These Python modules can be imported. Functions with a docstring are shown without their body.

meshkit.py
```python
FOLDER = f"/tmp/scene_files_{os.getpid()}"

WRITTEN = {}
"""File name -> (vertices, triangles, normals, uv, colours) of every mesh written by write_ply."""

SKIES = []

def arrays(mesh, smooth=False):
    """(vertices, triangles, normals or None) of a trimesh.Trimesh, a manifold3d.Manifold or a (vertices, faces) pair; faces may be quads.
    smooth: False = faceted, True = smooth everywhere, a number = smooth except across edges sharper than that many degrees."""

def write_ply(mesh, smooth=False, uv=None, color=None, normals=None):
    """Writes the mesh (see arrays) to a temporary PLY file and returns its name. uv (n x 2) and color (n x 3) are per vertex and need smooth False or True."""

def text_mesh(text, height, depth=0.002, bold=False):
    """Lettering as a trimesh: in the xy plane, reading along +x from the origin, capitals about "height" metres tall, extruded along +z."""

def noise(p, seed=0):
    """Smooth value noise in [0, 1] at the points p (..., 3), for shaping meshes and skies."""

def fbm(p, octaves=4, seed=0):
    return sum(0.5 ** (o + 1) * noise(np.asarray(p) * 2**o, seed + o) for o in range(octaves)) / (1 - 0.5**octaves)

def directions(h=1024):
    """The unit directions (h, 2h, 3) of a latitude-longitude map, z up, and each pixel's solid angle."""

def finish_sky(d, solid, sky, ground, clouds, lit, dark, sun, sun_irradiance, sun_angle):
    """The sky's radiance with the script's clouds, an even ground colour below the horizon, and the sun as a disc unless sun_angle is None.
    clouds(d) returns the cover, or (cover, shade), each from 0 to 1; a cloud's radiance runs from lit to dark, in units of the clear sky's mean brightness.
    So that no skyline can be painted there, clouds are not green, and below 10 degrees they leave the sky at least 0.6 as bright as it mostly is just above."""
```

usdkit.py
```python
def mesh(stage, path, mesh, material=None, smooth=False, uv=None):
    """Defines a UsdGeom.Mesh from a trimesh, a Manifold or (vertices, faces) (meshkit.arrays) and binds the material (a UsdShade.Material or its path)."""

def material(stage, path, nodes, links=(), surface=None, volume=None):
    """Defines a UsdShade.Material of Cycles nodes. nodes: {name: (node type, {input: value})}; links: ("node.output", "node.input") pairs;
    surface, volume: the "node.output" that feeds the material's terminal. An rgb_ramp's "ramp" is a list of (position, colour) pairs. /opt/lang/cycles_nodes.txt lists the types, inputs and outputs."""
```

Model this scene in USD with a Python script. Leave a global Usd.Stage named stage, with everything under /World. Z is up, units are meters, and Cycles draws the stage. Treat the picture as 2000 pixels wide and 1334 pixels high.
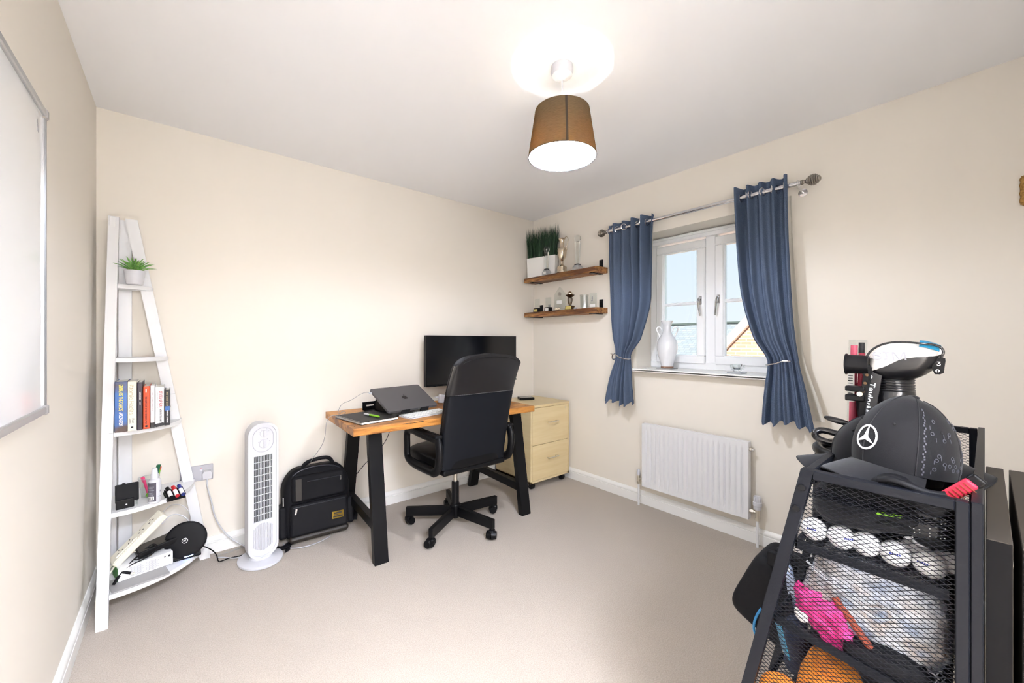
import math, random
import numpy as np, trimesh
from shapely.geometry import Polygon, LineString, Point, box as sbox
from shapely.ops import unary_union
import usdkit, meshkit
from pxr import Usd, UsdGeom, UsdLux, UsdShade, Gf, Sdf

random.seed(7)
rng = np.random.default_rng(7)
stage = Usd.Stage.CreateInMemory()
UsdGeom.SetStageUpAxis(stage, 'Z'); UsdGeom.SetStageMetersPerUnit(stage, 1.0)
UsdGeom.Xform.Define(stage, '/World'); UsdGeom.Scope.Define(stage, '/World/Looks')

# ---------------------------------------------------------------- camera, sky, sun, exposure
CAM = (0.324, -2.871, 1.225); YAW = math.radians(39.9)
cam = UsdGeom.Camera.Define(stage, '/World/Camera')
cam.CreateHorizontalApertureAttr(36.0); cam.CreateFocalLengthAttr(36.0 * 775 / 2000)
cam.CreateVerticalApertureOffsetAttr(-36.0 * 2 / 2000)
cam.CreateClippingRangeAttr((0.02, 500.0)); cam.CreateExposureAttr(EXPO := 2.38)
_s, _c = math.sin(YAW), math.cos(YAW)
cam.AddTransformOp().Set(Gf.Matrix4d(_c, -_s, 0, 0, 0, 0, 1, 0, -_s, -_c, 0, 0, *CAM, 1))
SKY = 0.215; SUN = 0.62; BULB = 340.0; FILL = 31.0
sky = UsdLux.DomeLight.Define(stage, '/World/Sky'); sky.CreateIntensityAttr(1.0)
m = usdkit.material(stage, '/World/Looks/sky', {
    "tc": ("texture_coordinate", {}), "sep": ("separate_xyz", {}),
    "r": ("rgb_ramp", {"ramp": [(0, (.42, .40, .36)), (.495, (.5, .48, .45)), (.505, (.90, .95, 1.0)), (.62, (.78, .88, 1.0)), (1, (.38, .58, .95))]}),
    "mr": ("map_range", {"from_min": -1.0, "from_max": 1.0, "to_min": 0.0, "to_max": 1.0}),
    "bg": ("background_shader", {"strength": SKY})},
    [("tc.generated", "sep.vector"), ("sep.z", "mr.value"), ("mr.result", "r.fac"), ("r.color", "bg.color")], surface="bg.background")
UsdShade.MaterialBindingAPI.Apply(sky.GetPrim()).Bind(m)
sun = UsdLux.DistantLight.Define(stage, '/World/Sun'); sun.CreateIntensityAttr(SUN); sun.CreateAngleAttr(0.53); sun.CreateNormalizeAttr(True); sun.CreateColorAttr(Gf.Vec3f(1, .95, .86))
sun.AddRotateXYZOp().Set(Gf.Vec3f(52, 0, -62))   # high in the south-west: shines on the neighbours' walls, never into this window

fill_globe = UsdLux.SphereLight.Define(stage, '/World/AddedFillGlobe'); fill_globe.CreateRadiusAttr(.16); fill_globe.CreateIntensityAttr(FILL * .24); fill_globe.CreateColorAttr(Gf.Vec3f(.86, .93, 1.12))
fill_globe.AddTranslateOp().Set(Gf.Vec3d(-.02, -4.25, 1.45))   # added fill globe behind the viewer, shines in through the doorway gap
fill_globe2 = UsdLux.RectLight.Define(stage, '/World/AddedFillPanel'); fill_globe2.CreateWidthAttr(.8); fill_globe2.CreateHeightAttr(.8); fill_globe2.CreateIntensityAttr(FILL); fill_globe2.CreateColorAttr(Gf.Vec3f(.86, .93, 1.12))
fill_globe2.AddTranslateOp().Set(Gf.Vec3d(.55, -4.1, 2.38))   # added fill panel overhead behind the viewer, evens out the room light

# ---------------------------------------------------------------- helpers
def L(h):
    if not isinstance(h, str): return tuple(h)
    v = [int(h[i:i + 2], 16) / 255 for i in (1, 3, 5)]
    return tuple(x / 12.92 if x < .04045 else ((x + .055) / 1.055) ** 2.4 for x in v)
MATS = {}
def mat(name, col, rough=.5, metal=0., vary=None, bump=None, **kw):
    """col: '#rrggbb'; vary: (colour2, scale xyz or number, detail[, lo, hi]); bump: (scale, distance, strength)"""
    nodes = {"p": ("principled_bsdf", {"base_color": L(col), "roughness": rough, "metallic": metal, **kw})}
    links = []
    if vary or bump: nodes["tc"] = ("texture_coordinate", {})
    if vary:
        c2, sc, det = vary[:3]; lo, hi = (vary[3], vary[4]) if len(vary) > 3 else (.35, .65)
        sc = (sc,) * 3 if np.ndim(sc) == 0 else sc
        nodes["mp"] = ("mapping", {"mapping_type": "point", "scale": tuple(map(float, sc))})
        nodes["nz"] = ("noise_texture", {"scale": 1.0, "detail": float(det), "roughness": .6})
        nodes["rp"] = ("rgb_ramp", {"ramp": [(lo, L(col)), (hi, L(c2))]})
        links += [("tc.object", "mp.vector"), ("mp.vector", "nz.vector"), ("nz.fac", "rp.fac"), ("rp.color", "p.base_color")]
    if bump:
        bs, bd, bst = bump
        bs = (bs,) * 3 if np.ndim(bs) == 0 else bs
        nodes["bm"] = ("mapping", {"mapping_type": "point", "scale": tuple(map(float, bs))})
        nodes["bn"] = ("noise_texture", {"scale": 1.0, "detail": 3.0})
        nodes["b"] = ("bump", {"distance": bd, "strength": bst})
        links += [("tc.object", "bm.vector"), ("bm.vector", "bn.vector"), ("bn.fac", "b.height"), ("b.normal", "p.normal")]
    MATS[name] = usdkit.material(stage, '/World/Looks/' + name, nodes, links, surface="p.BSDF")
    return MATS[name]
USED = {}
class T:
    def __init__(s, path, org, prim): s.path, s.org, s.prim = path, np.array(org, float), prim
def uniq(parent, name):
    k = parent + '/' + name; n = USED.get(k, 0); USED[k] = n + 1
    return k if n == 0 else f'{k}_{n:03d}'
def tag(prim, label=None, cat=None, group=None, kind=None):
    for k, v in (('label', label), ('category', cat), ('group', group), ('kind', kind)):
        if v: prim.SetCustomDataByKey(k, v)
def thing(name, label, cat, loc=(0, 0, 0), group=None, rz=0., kind=None):
    p = uniq('/World', name); x = UsdGeom.Xform.Define(stage, p)
    x.AddTranslateOp().Set(Gf.Vec3d(*map(float, loc)))
    if rz: x.AddRotateZOp().Set(float(rz))
    tag(x.GetPrim(), label, cat, group, kind)
    return T(p, loc, x.GetPrim())
def cat_(*ms):
    out = []
    for q in ms: out += list(q) if isinstance(q, (list, tuple)) else [q]
    return out[0] if len(out) == 1 else trimesh.util.concatenate(out)
def part(t, name, mesh, material, smooth=35, label=None, kind=None, local=False):
    """mesh in world coordinates unless local"""
    if isinstance(mesh, (list, tuple)): mesh = cat_(*mesh)
    mesh = mesh.copy()
    if not local: mesh.apply_translation(-t.org)
    p = uniq(t.path, name)
    g = usdkit.mesh(stage, p, mesh, MATS[material] if isinstance(material, str) else material, smooth=smooth)
    tag(g.GetPrim(), label, None, None, kind)
    return T(p, t.org, g.GetPrim())
def solo(name, mesh, material, label=None, cat=None, group=None, kind=None, smooth=35):
    if isinstance(mesh, (list, tuple)): mesh = cat_(*mesh)
    p = uniq('/World', name)
    g = usdkit.mesh(stage, p, mesh, MATS[material] if isinstance(material, str) else material, smooth=smooth)
    tag(g.GetPrim(), label, cat, group, kind)
    return T(p, (0, 0, 0), g.GetPrim())
def copy(t, loc, label, group=None, rz=0.):
    base = t.path.split('/')[-1]; cd = t.prim.GetCustomData()
    p = uniq('/World', base); x = UsdGeom.Xform.Define(stage, p)
    x.GetPrim().GetReferences().AddInternalReference(t.path)
    x.ClearXformOpOrder()
    x.AddTranslateOp().Set(Gf.Vec3d(*map(float, loc)))
    if rz: x.AddRotateZOp().Set(float(rz))
    tag(x.GetPrim(), label, cd.get('category'), group or cd.get('group')); x.GetPrim().SetInstanceable(True)
    return x
# --- shapes
def R_(mesh, axis, deg, about=(0, 0, 0)):
    ax = {'x': [1, 0, 0], 'y': [0, 1, 0], 'z': [0, 0, 1]}.get(axis, axis) if isinstance(axis, str) else axis
    mesh.apply_transform(trimesh.transformations.rotation_matrix(math.radians(deg), ax, about)); return mesh
def mv(mesh, x, y, z): mesh.apply_translation([x, y, z]); return mesh
def hull(p): return trimesh.convex.convex_hull(np.asarray(p, float))
def bx(c, s, b=.0015):
    """chamfered box, centre c, size s"""
    h = np.array(s, float) / 2; b = min(b, h.min() * .45)
    if b <= 0: return mv(trimesh.creation.box(s), *c)
    pts = []
    for sg in np.ndindex(2, 2, 2):
        g = np.array(sg) * 2 - 1
        for k in range(3):
            d = h - b; d[k] = h[k]; pts.append(g * d)
    return mv(hull(pts), *c)
def bb(a, c, b=.0015):
    a, c = np.minimum(a, c), np.maximum(a, c); return bx((a + c) / 2, c - a, b)
def rbox(c, s, r, n=2):
    s = np.array(s, float); sp = trimesh.creation.icosphere(n, r).vertices
    return mv(hull(np.vstack([sp + (np.array(g) * 2 - 1) * (s / 2 - r) for g in np.ndindex(2, 2, 2)])), *c)
def rplate(c, s, r, axis='z', n=6, b=0.):
    """plate with rounded corners in the plane across axis"""
    i = 'xyz'.index(axis); o = [k for k in range(3) if k != i]
    pts = []
    for dz, ins in ((-.5, b), (-.5 + (b / s[i] if b else 0), 0), (.5 - (b / s[i] if b else 0), 0), (.5, b)):
        for sx, sy, a0 in ((1, 1, 0), (-1, 1, 90), (-1, -1, 180), (1, -1, 270)):
            for k in range(n + 1):
                a = math.radians(a0 + 90 * k / n); p = [0, 0, 0]
                p[o[0]] = sx * (s[o[0]] / 2 - r) + (r - ins) * math.cos(a); p[o[1]] = sy * (s[o[1]] / 2 - r) + (r - ins) * math.sin(a); p[i] = dz * s[i]
                pts.append(p)
    return mv(hull(pts), *c)
def cyl(p0, p1, r, r2=None, n=20):
    p0, p1 = np.array(p0, float), np.array(p1, float); r2 = r if r2 is None else r2
    d = p1 - p0; d = d / np.linalg.norm(d); a = np.cross(d, [0, 0, 1.] if abs(d[2]) < .9 else [1., 0, 0]); a /= np.linalg.norm(a); b = np.cross(d, a)
    an = np.linspace(0, 2 * np.pi, n, endpoint=False); ring = np.cos(an)[:, None] * a + np.sin(an)[:, None] * b
    return hull(np.vstack([p0 + ring * r, p1 + ring * r2]))
def spl(pts, k=8):
    from scipy.interpolate import CubicSpline
    P = np.array(pts, float)
    if len(P) < 3: return P
    t = np.r_[0, np.cumsum(np.linalg.norm(np.diff(P, axis=0), axis=1) ** .7)]
    return CubicSpline(t, P)(np.linspace(0, t[-1], (len(P) - 1) * k + 1))
def tube(pts, r, n=8, closed=False, flat=1.0):
    P = np.array(pts, float); N = len(P); rr = np.full(N, r) if np.ndim(r) == 0 else np.array(r)
    tg = (np.roll(P, -1, 0) - np.roll(P, 1, 0)) if closed else np.gradient(P, axis=0)
    tg /= np.linalg.norm(tg, axis=1, keepdims=True) + 1e-12
    a = np.cross(tg[0], [0, 0, 1.] if abs(tg[0][2]) < .9 else [1., 0, 0]); a /= np.linalg.norm(a)
    an = np.linspace(0, 2 * np.pi, n, endpoint=False); V = []
    for i in range(N):
        a = a - tg[i] * (a @ tg[i]); a /= np.linalg.norm(a); b = np.cross(tg[i], a)
        V.append(P[i] + rr[i] * (np.cos(an)[:, None] * a + flat * np.sin(an)[:, None] * b))
    V = np.vstack(V); F = []
    for i in range(N if closed else N - 1):
        j = (i + 1) % N
        for k in range(n):
            q = (k + 1) % n; F += [[i * n + k, j * n + q, j * n + k], [i * n + k, i * n + q, j * n + q]]
    if not closed:
        V = np.vstack([V, P[0], P[-1]]); e = len(V) - 2
        for k in range(n): q = (k + 1) % n; F += [[e, q, k], [e + 1, (N - 1) * n + k, (N - 1) * n + q]]
    mm = trimesh.Trimesh(V, F, process=False); mm.fix_normals() if False else None
    if mm.volume < 0: mm.invert()
    return mm
def lathe(prof, c=(0, 0, 0), n=32):
    P = np.array(prof, float); an = np.linspace(0, 2 * np.pi, n, endpoint=False); V = []; F = []
    for r, z in P: V += [[max(r, 1e-5) * math.cos(a), max(r, 1e-5) * math.sin(a), z] for a in an]
    for i in range(len(P) - 1):
        for k in range(n):
            q = (k + 1) % n; F += [[i * n + k, i * n + q, (i + 1) * n + q], [i * n + k, (i + 1) * n + q, (i + 1) * n + k]]
    mm = trimesh.Trimesh(V, F, process=False)
    if mm.volume < 0: mm.invert()
    return mv(mm, *c)
def ext(poly, h):
    if not isinstance(poly, (Polygon,)) and not hasattr(poly, 'geoms'): poly = Polygon(poly)
    return trimesh.util.concatenate([trimesh.creation.extrude_polygon(g, h, engine='earcut') for g in getattr(poly, 'geoms', [poly])])
def frame_(mesh, o, u, v):
    """maps mesh xyz to o + x u + y v + z (u x v)"""
    u, v = np.array(u, float), np.array(v, float); w = np.cross(u, v); M = np.eye(4); M[:3, 0], M[:3, 1], M[:3, 2], M[:3, 3] = u, v, w, o
    mesh.apply_transform(M); return mesh
def sq(c, s, e1=.5, e2=.5, n=24, m=40, f=None):
    """superellipsoid, half sizes s"""
    th = np.linspace(-np.pi / 2, np.pi / 2, n); ph = np.linspace(0, 2 * np.pi, m, endpoint=False)
    pw = lambda x, e: np.sign(x) * np.abs(x) ** e
    V = np.array([[s[0] * pw(np.cos(t), e1) * pw(np.cos(p), e2), s[1] * pw(np.cos(t), e1) * pw(np.sin(p), e2), s[2] * pw(np.sin(t), e1)] for t in th for p in ph])
    F = []
    for i in range(n - 1):
        for k in range(m):
            q = (k + 1) % m; F += [[i * m + k, i * m + q, (i + 1) * m + q], [i * m + k, (i + 1) * m + q, (i + 1) * m + k]]
    if f is not None: V = f(V)
    return mv(trimesh.Trimesh(V, F, process=False), *c)
def surf(fn, nu, nv, th=.0):
    """fn(u, v) -> point; a shell th thick"""
    U, W = np.meshgrid(np.linspace(0, 1, nu), np.linspace(0, 1, nv)); V = np.array([fn(a, b) for a, b in zip(U.ravel(), W.ravel())]); F = []
    for j in range(nv - 1):
        for i in range(nu - 1):
            a = j * nu + i; F += [[a, a + 1, a + nu + 1], [a, a + nu + 1, a + nu]]
    mm = trimesh.Trimesh(V, F, process=False)
    if th:
        N = np.array(mm.vertex_normals); k = len(V); V2 = np.vstack([V + N * th / 2, V - N * th / 2]); F = np.array(F); G = [F, F[:, ::-1] + k]
        ed = [j for j in range(nu)] + [j * nu + nu - 1 for j in range(1, nv)] + [(nv - 1) * nu + i for i in range(nu - 2, -1, -1)] + [j * nu for j in range(nv - 2, 0, -1)]
        G.append(np.array([q for a, b in zip(ed, ed[1:] + ed[:1]) for q in ([b, a, a + k], [b, a + k, b + k])])); mm = trimesh.Trimesh(V2, np.vstack(G), process=False)
    return mm
def lumpy(mesh, amp, scale, seed=0):
    v = np.array(mesh.vertices); n = np.array(mesh.vertex_normals); k = meshkit.fbm(v * scale, 4, seed) - .5
    mesh.vertices = v + n * (k * 2 * amp)[:, None]; return mesh
def torus(c, R, r, axis='z', n=32, k=10):
    a = np.linspace(0, 2 * np.pi, n, endpoint=False); p = np.zeros((n, 3)); i = 'xyz'.index(axis)
    o = [q for q in range(3) if q != i]; p[:, o[0]] = R * np.cos(a); p[:, o[1]] = R * np.sin(a)
    return mv(tube(p, r, k, True), *c)
def text(s, h, o, u, v, d=.0006, bold=False, centre=False, width=None):
    t = meshkit.text_mesh(s, h, d, bold)
    if width: t.apply_scale([width / (t.bounds[1][0] - t.bounds[0][0]), 1, 1])
    if centre: t.apply_translation([-t.bounds[:, 0].mean(), -t.bounds[:, 1].mean(), 0])
    return frame_(t, o, u, v)

# ---------------------------------------------------------------- materials
mat('wall_paint', '#ede6da', .85, bump=(220, .0006, .15))
mat('ceiling_paint', '#fafafb', .9, bump=(180, .0006, .12))
mat('gloss_white', '#f1f0ec', .35)
mat('upvc', '#f4f5f6', .25)
mat('sill_white', '#f2f0ea', .3)
mat('carpet', '#b8ac9c', .97, vary=('#a4988a', 210, 4, .36, .64), bump=(340, .0025, .7), sheen_weight=.25, sheen_roughness=.6)
mat('white_paint', '#e6e6e6', .42)
mat('white_plastic', '#d0d0d4', .38)
mat('grey_white', '#b4b4ba', .35)
mat('cream_plastic', '#ebe5d2', .4)
mat('black_plastic', '#0e0e10', .38, specular_ior_level=.22)
mat('black_matt', '#0d0d10', .6, bump=(300, .0005, .3), specular_ior_level=.22)
mat('dark_slot', '#0b0b0c', .7)
mat('black_metal', '#0c0c0e', .42, bump=(400, .0004, .2), specular_ior_level=.22)
mat('org_metal', '#101218', .42, bump=(260, .0006, .4), specular_ior_level=.22)
mat('leather', '#121216', .27, bump=(90, .0008, .3), coat_weight=.35, coat_roughness=.22)
mat('chair_fabric', '#0f1218', .55, bump=(420, .0006, .5), specular_ior_level=.22)
mat('seat_leather', '#0b0b0d', .4, bump=(60, .001, .3), specular_ior_level=.22)
mat('stitch', '#8b8a8c', .6)
mat('chrome', '#d9d9dc', .14, 1.0)
mat('brushed', '#c9c5bd', .3, 1.0)
mat('nickel', '#dcd6c9', .38, 1.0)
mat('finial_metal', '#9a958e', .24, 1.0)
mat('silver', '#d2c6b4', .12, 1.0)
mat('bronze', '#6b5540', .3, 1.0)
mat('gold', '#e0bd57', .22, 1.0)
mat('gold_label', '#d9c878', .35, .3)
mat('label_white', '#f2f1ec', .5)
mat('screen', '#040509', .16)
mat('space_grey', '#6a696c', .38, .7)
mat('space_grey_logo', '#3b3a3e', .15, .9)
mat('maple', '#e3cfa2', .42, vary=('#dcc594', (2, 2, 22), 3), bump=((6, 6, 120), .0006, .2))
mat('maple_edge', '#dcc595', .45)
mat('notebook_black', '#1a1a1d', .5, bump=(200, .0006, .4), specular_ior_level=.22)
mat('paper', '#f3efe6', .8)
mat('lime', '#7fbf22', .35)
mat('card_white', '#ececec', .7)
mat('print_grey', '#9d9da2', .8)
mat('print_dark', '#2a2a2e', .7)
mat('green', '#2f7a2c', .5)
mat('dark_green', '#135c3a', .4)
mat('pink_plastic', '#f0477d', .35)
mat('red', '#c2202b', .4)
mat('orange_red', '#e5491d', .5)
mat('blue_pen', '#27357d', .4)
mat('label_purple_grey', '#514d58', .5)
mat('grey_panel', '#a3a19f', .5, bump=(300, .0004, .3))
mat('leaf', '#4f8f37', .45, vary=('#86b45e', 90, 2))
mat('grass', '#2f5130', .5, vary=('#1b3523', (60, 60, 12), 2), bump=None)
mat('ceramic', '#e9eaec', .12, vary=('#dfe0e4', 8, 2), coat_weight=.5)
mat('ceramic_chip', '#8a6a55', .6)
mat('bag_black', '#0d0d11', .7, bump=(500, .0008, .6), specular_ior_level=.22)
mat('bag_black2', '#101014', .62, bump=(700, .0006, .6), specular_ior_level=.22)
mat('bag_brown', '#25201b', .5)
mat('zip', '#3b3c42', .35, .6)
mat('cap_black', '#131316', .75, bump=(900, .0005, .5), sheen_weight=.12, specular_ior_level=.22)
mat('cap_print', '#4b4c54', .6)
mat('cap_seam', '#101013', .8)
mat('white_print', '#f4f4f2', .5)
mat('navy', '#232c47', .6)
mat('orange_cloth', '#e48b23', .8, vary=('#c9701a', 25, 3), bump=(300, .001, .5))
mat('pink_cloth', '#b80f6a', .6, vary=('#e0408f', 40, 4), bump=(90, .004, .6))
mat('crimson', '#c81f3c', .55)
mat('brown', '#8a3a22', .6)
mat('head_white', '#e4e1dc', .35)
mat('head_black', '#101013', .35, coat_weight=.3)
mat('head_blue', '#1f7a9e', .35)
mat('blue_trim', '#2f82b8', .5)
mat('shiny_black', '#0d0d10', .22, coat_weight=.5)
mat('laminate', '#5a544d', .5, bump=(500, .0003, .3), specular_ior_level=.22)
mat('rope', '#b48a4a', .85, vary=('#8a6430', 120, 2))
mat('slate', '#6e747a', .8)
mat('verge', '#e9e4da', .6)
mat('tile_dark', '#49524f', .8)
mat('ground', '#7f8570', .95)
mat('rod_red', '#a8243c', .35)
mat('rod_pink', '#c8546a', .35)
mat('packet', '#d3dbe6', .3, vary=('#5f7fb3', 14, 3))
mat('ball_white', '#efefec', .3, bump=(260, .0012, .5), coat_weight=.3)
mat('ball_mark', '#2b3a8c', .5)
mat('yarn_white', '#dfe1e6', .8)
mat('mirror', '#dfe3e6', .03, 1.0)
mat('whiteboard', '#eef1f3', .16, coat_weight=.3)
mat('aluminium', '#b4b6b8', .3, .9)
mat('board_smudge', '#9da0a6', .5)
mat('warm_seam', '#3d3120', .8)
mat('blue_led', '#2a4cff', .4, emission_color=(.15, .3, 1.0), emission_strength=6.0)
mat('book_photo', '#3f6fb4', .35, vary=('#54443e', (3, 3, 9), 3, .42, .58))
mat('book_cream', '#ece6d5', .5); mat('book_plum', '#2b2130', .4); mat('book_orange', '#e8501c', .45)
mat('book_white', '#eeeceb', .45); mat('book_black', '#1d1c20', .45); mat('text_yellow', '#e8dd5a', .5)
mat('text_gold', '#b7a67c', .5); mat('text_red', '#b3202c', .5); mat('book_blue', '#2e64ad', .4); mat('book_brown', '#5a4428', .45)

def glassmat(name, col, fac=None, rough=0.0):
    """see-through pane: transparent mixed with gloss by fresnel"""
    MATS[name] = usdkit.material(stage, '/World/Looks/' + name, {"t": ("transparent_bsdf", {"color": L(col)}), "g": ("glossy_bsdf", {"color": (.95, .97, 1), "roughness": rough}),
        "f": ("fresnel", {"IOR": 1.45}), "ge": ("geometry", {}), "iv": ("math", {"math_type": "subtract", "value1": 1.0}), "mu": ("math", {"math_type": "multiply"}), "mx": ("mix_closure", {})},
        [("ge.backfacing", "iv.value2"), ("f.fac", "mu.value1"), ("iv.value", "mu.value2"), ("mu.value", "mx.fac"), ("t.BSDF", "mx.closure1"), ("g.BSDF", "mx.closure2")], surface="mx.closure")
glassmat('pane', '#f8fbfb'); glassmat('clear_plastic', '#f6f8f7', rough=.05)
mat('crystal', '#f6fafa', .02, transmission_weight=1.0, ior=1.45)
mat('frost', '#eef1f3', .25, transmission_weight=.75, ior=1.3)
def plain(name, nodes, links, out): MATS[name] = usdkit.material(stage, '/World/Looks/' + name, nodes, links, surface=out)
plain('bulb_glow', {"e": ("emission", {"color": (.89, .95, 1.10), "strength": BULB})}, [], "e.emission")
plain('shade_fabric', {"tc": ("texture_coordinate", {}), "mp": ("mapping", {"mapping_type": "point", "scale": (60., 60., 900.)}), "n": ("noise_texture", {"scale": 1.0, "detail": 2.0}),
    "r": ("rgb_ramp", {"ramp": [(.3, L('#5c5040')), (.7, L('#7f6d52'))]}), "d": ("diffuse_bsdf", {}), "t": ("translucent_bsdf", {"color": L('#c8a45c')}), "mx": ("mix_closure", {"fac": .24})},
    [("tc.object", "mp.vector"), ("mp.vector", "n.vector"), ("n.fac", "r.fac"), ("r.color", "d.color"), ("d.BSDF", "mx.closure1"), ("t.BSDF", "mx.closure2")], "mx.closure")
plain('shade_lining', {"d": ("diffuse_bsdf", {"color": L('#f6efdf')}), "t": ("translucent_bsdf", {"color": L('#f4e2bd')}), "mx": ("mix_closure", {"fac": .42})},
    [("d.BSDF", "mx.closure1"), ("t.BSDF", "mx.closure2")], "mx.closure")
plain('denim', {"tc": ("texture_coordinate", {}), "mp": ("mapping", {"mapping_type": "point", "scale": (900., 900., 260.)}), "n": ("noise_texture", {"scale": 1.0, "detail": 3.0, "roughness": .7}),
    "r": ("rgb_ramp", {"ramp": [(.34, L('#3d4a60')), (.68, L('#7c8ba2'))]}), "b": ("bump", {"distance": .001, "strength": .5}), "d": ("diffuse_bsdf", {}), "t": ("translucent_bsdf", {"color": L('#5b86c0')}), "mx": ("mix_closure", {"fac": .16})},
    [("tc.object", "mp.vector"), ("mp.vector", "n.vector"), ("n.fac", "r.fac"), ("r.color", "d.color"), ("n.fac", "b.height"), ("b.normal", "d.normal"), ("d.BSDF", "mx.closure1"), ("t.BSDF", "mx.closure2")], "mx.closure")
plain('lining', {"d": ("diffuse_bsdf", {"color": L('#e8e4da')}), "t": ("translucent_bsdf", {"color": L('#e8e4da')}), "mx": ("mix_closure", {"fac": .3})}, [("d.BSDF", "mx.closure1"), ("t.BSDF", "mx.closure2")], "mx.closure")
plain('plastic_bag', {"tc": ("texture_coordinate", {}), "n": ("noise_texture", {"scale": 16.0, "detail": 3.0}), "r": ("rgb_ramp", {"ramp": [(.36, L('#8590a3')), (.47, L('#b4b6ba')), (.57, L('#a2978f')), (.66, L('#8494ad'))]}),
    "n2": ("noise_texture", {"scale": 70.0, "detail": 3.0}), "b": ("bump", {"distance": .012, "strength": 1.0}), "p": ("principled_bsdf", {"roughness": .25, "coat_weight": .5})},
    [("tc.object", "n.vector"), ("n.fac", "r.fac"), ("r.color", "p.base_color"), ("tc.object", "n2.vector"), ("n2.fac", "b.height"), ("b.normal", "p.normal")], "p.BSDF")
def wood(name, tones, sc, rough=.45):
    plain(name, {"tc": ("texture_coordinate", {}), "mp": ("mapping", {"mapping_type": "point", "scale": sc}), "n": ("noise_texture", {"scale": 1.0, "detail": 6.0, "roughness": .6, "distortion": .6}),
        "r": ("rgb_ramp", {"ramp": tones}), "mp2": ("mapping", {"mapping_type": "point", "scale": tuple(x * .17 for x in sc)}), "n2": ("noise_texture", {"scale": 1.0, "detail": 3.0}),
        "r2": ("rgb_ramp", {"ramp": [(.40, (.24, .16, .12)), (.56, (1, 1, 1))]}), "mx": ("mix", {"mix_type": "multiply", "fac": .75}),
        "b": ("bump", {"distance": .001, "strength": .3}), "p": ("principled_bsdf", {"roughness": rough})},
        [("tc.object", "mp.vector"), ("mp.vector", "n.vector"), ("n.fac", "r.fac"), ("tc.object", "mp2.vector"), ("mp2.vector", "n2.vector"), ("n2.fac", "r2.fac"), ("r.color", "mx.color1"), ("r2.color", "mx.color2"),
         ("mx.color", "p.base_color"), ("n.fac", "b.height"), ("b.normal", "p.normal")], "p.BSDF")
WT = [(.25, L('#5a3218')), (.40, L('#a3682c')), (.55, L('#cd8e44')), (.75, L('#a86a30'))]
wood('desk_wood', WT, (4., 34., 34.))
wood('shelf_wood', [(.28, L('#3a2018')), (.44, L('#8a5833')), (.58, L('#bd8a50')), (.74, L('#5d3a24'))], (34., 5., 34.), .55)
def bricks(name, c1, c2, mo, sc, w, h, ms, rz=(0, 0, 0)):
    plain(name, {"g": ("geometry", {}), "mp": ("mapping", {"mapping_type": "point", "rotation": rz}), "k": ("brick_texture", {"color1": L(c1), "color2": L(c2), "mortar": L(mo), "scale": sc, "brick_width": w, "row_height": h, "mortar_size": ms}),
        "p": ("principled_bsdf", {"roughness": .85})}, [("g.position", "mp.vector"), ("mp.vector", "k.vector"), ("k.color", "p.base_color")], "p.BSDF")
H = math.pi / 2
bricks('brick', '#d39a84', '#c68c76', '#dcc2b2', 1.0, .225, .075, .01, (0, H, H))
bricks('slates', '#8b9197', '#7c8288', '#6d7277', 1.0, .3, .2, .012, (0, 0, H))
bricks('slates_green', '#66736f', '#5a6664', '#4c5553', 1.0, .3, .2, .012, (0, 0, H))

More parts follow.
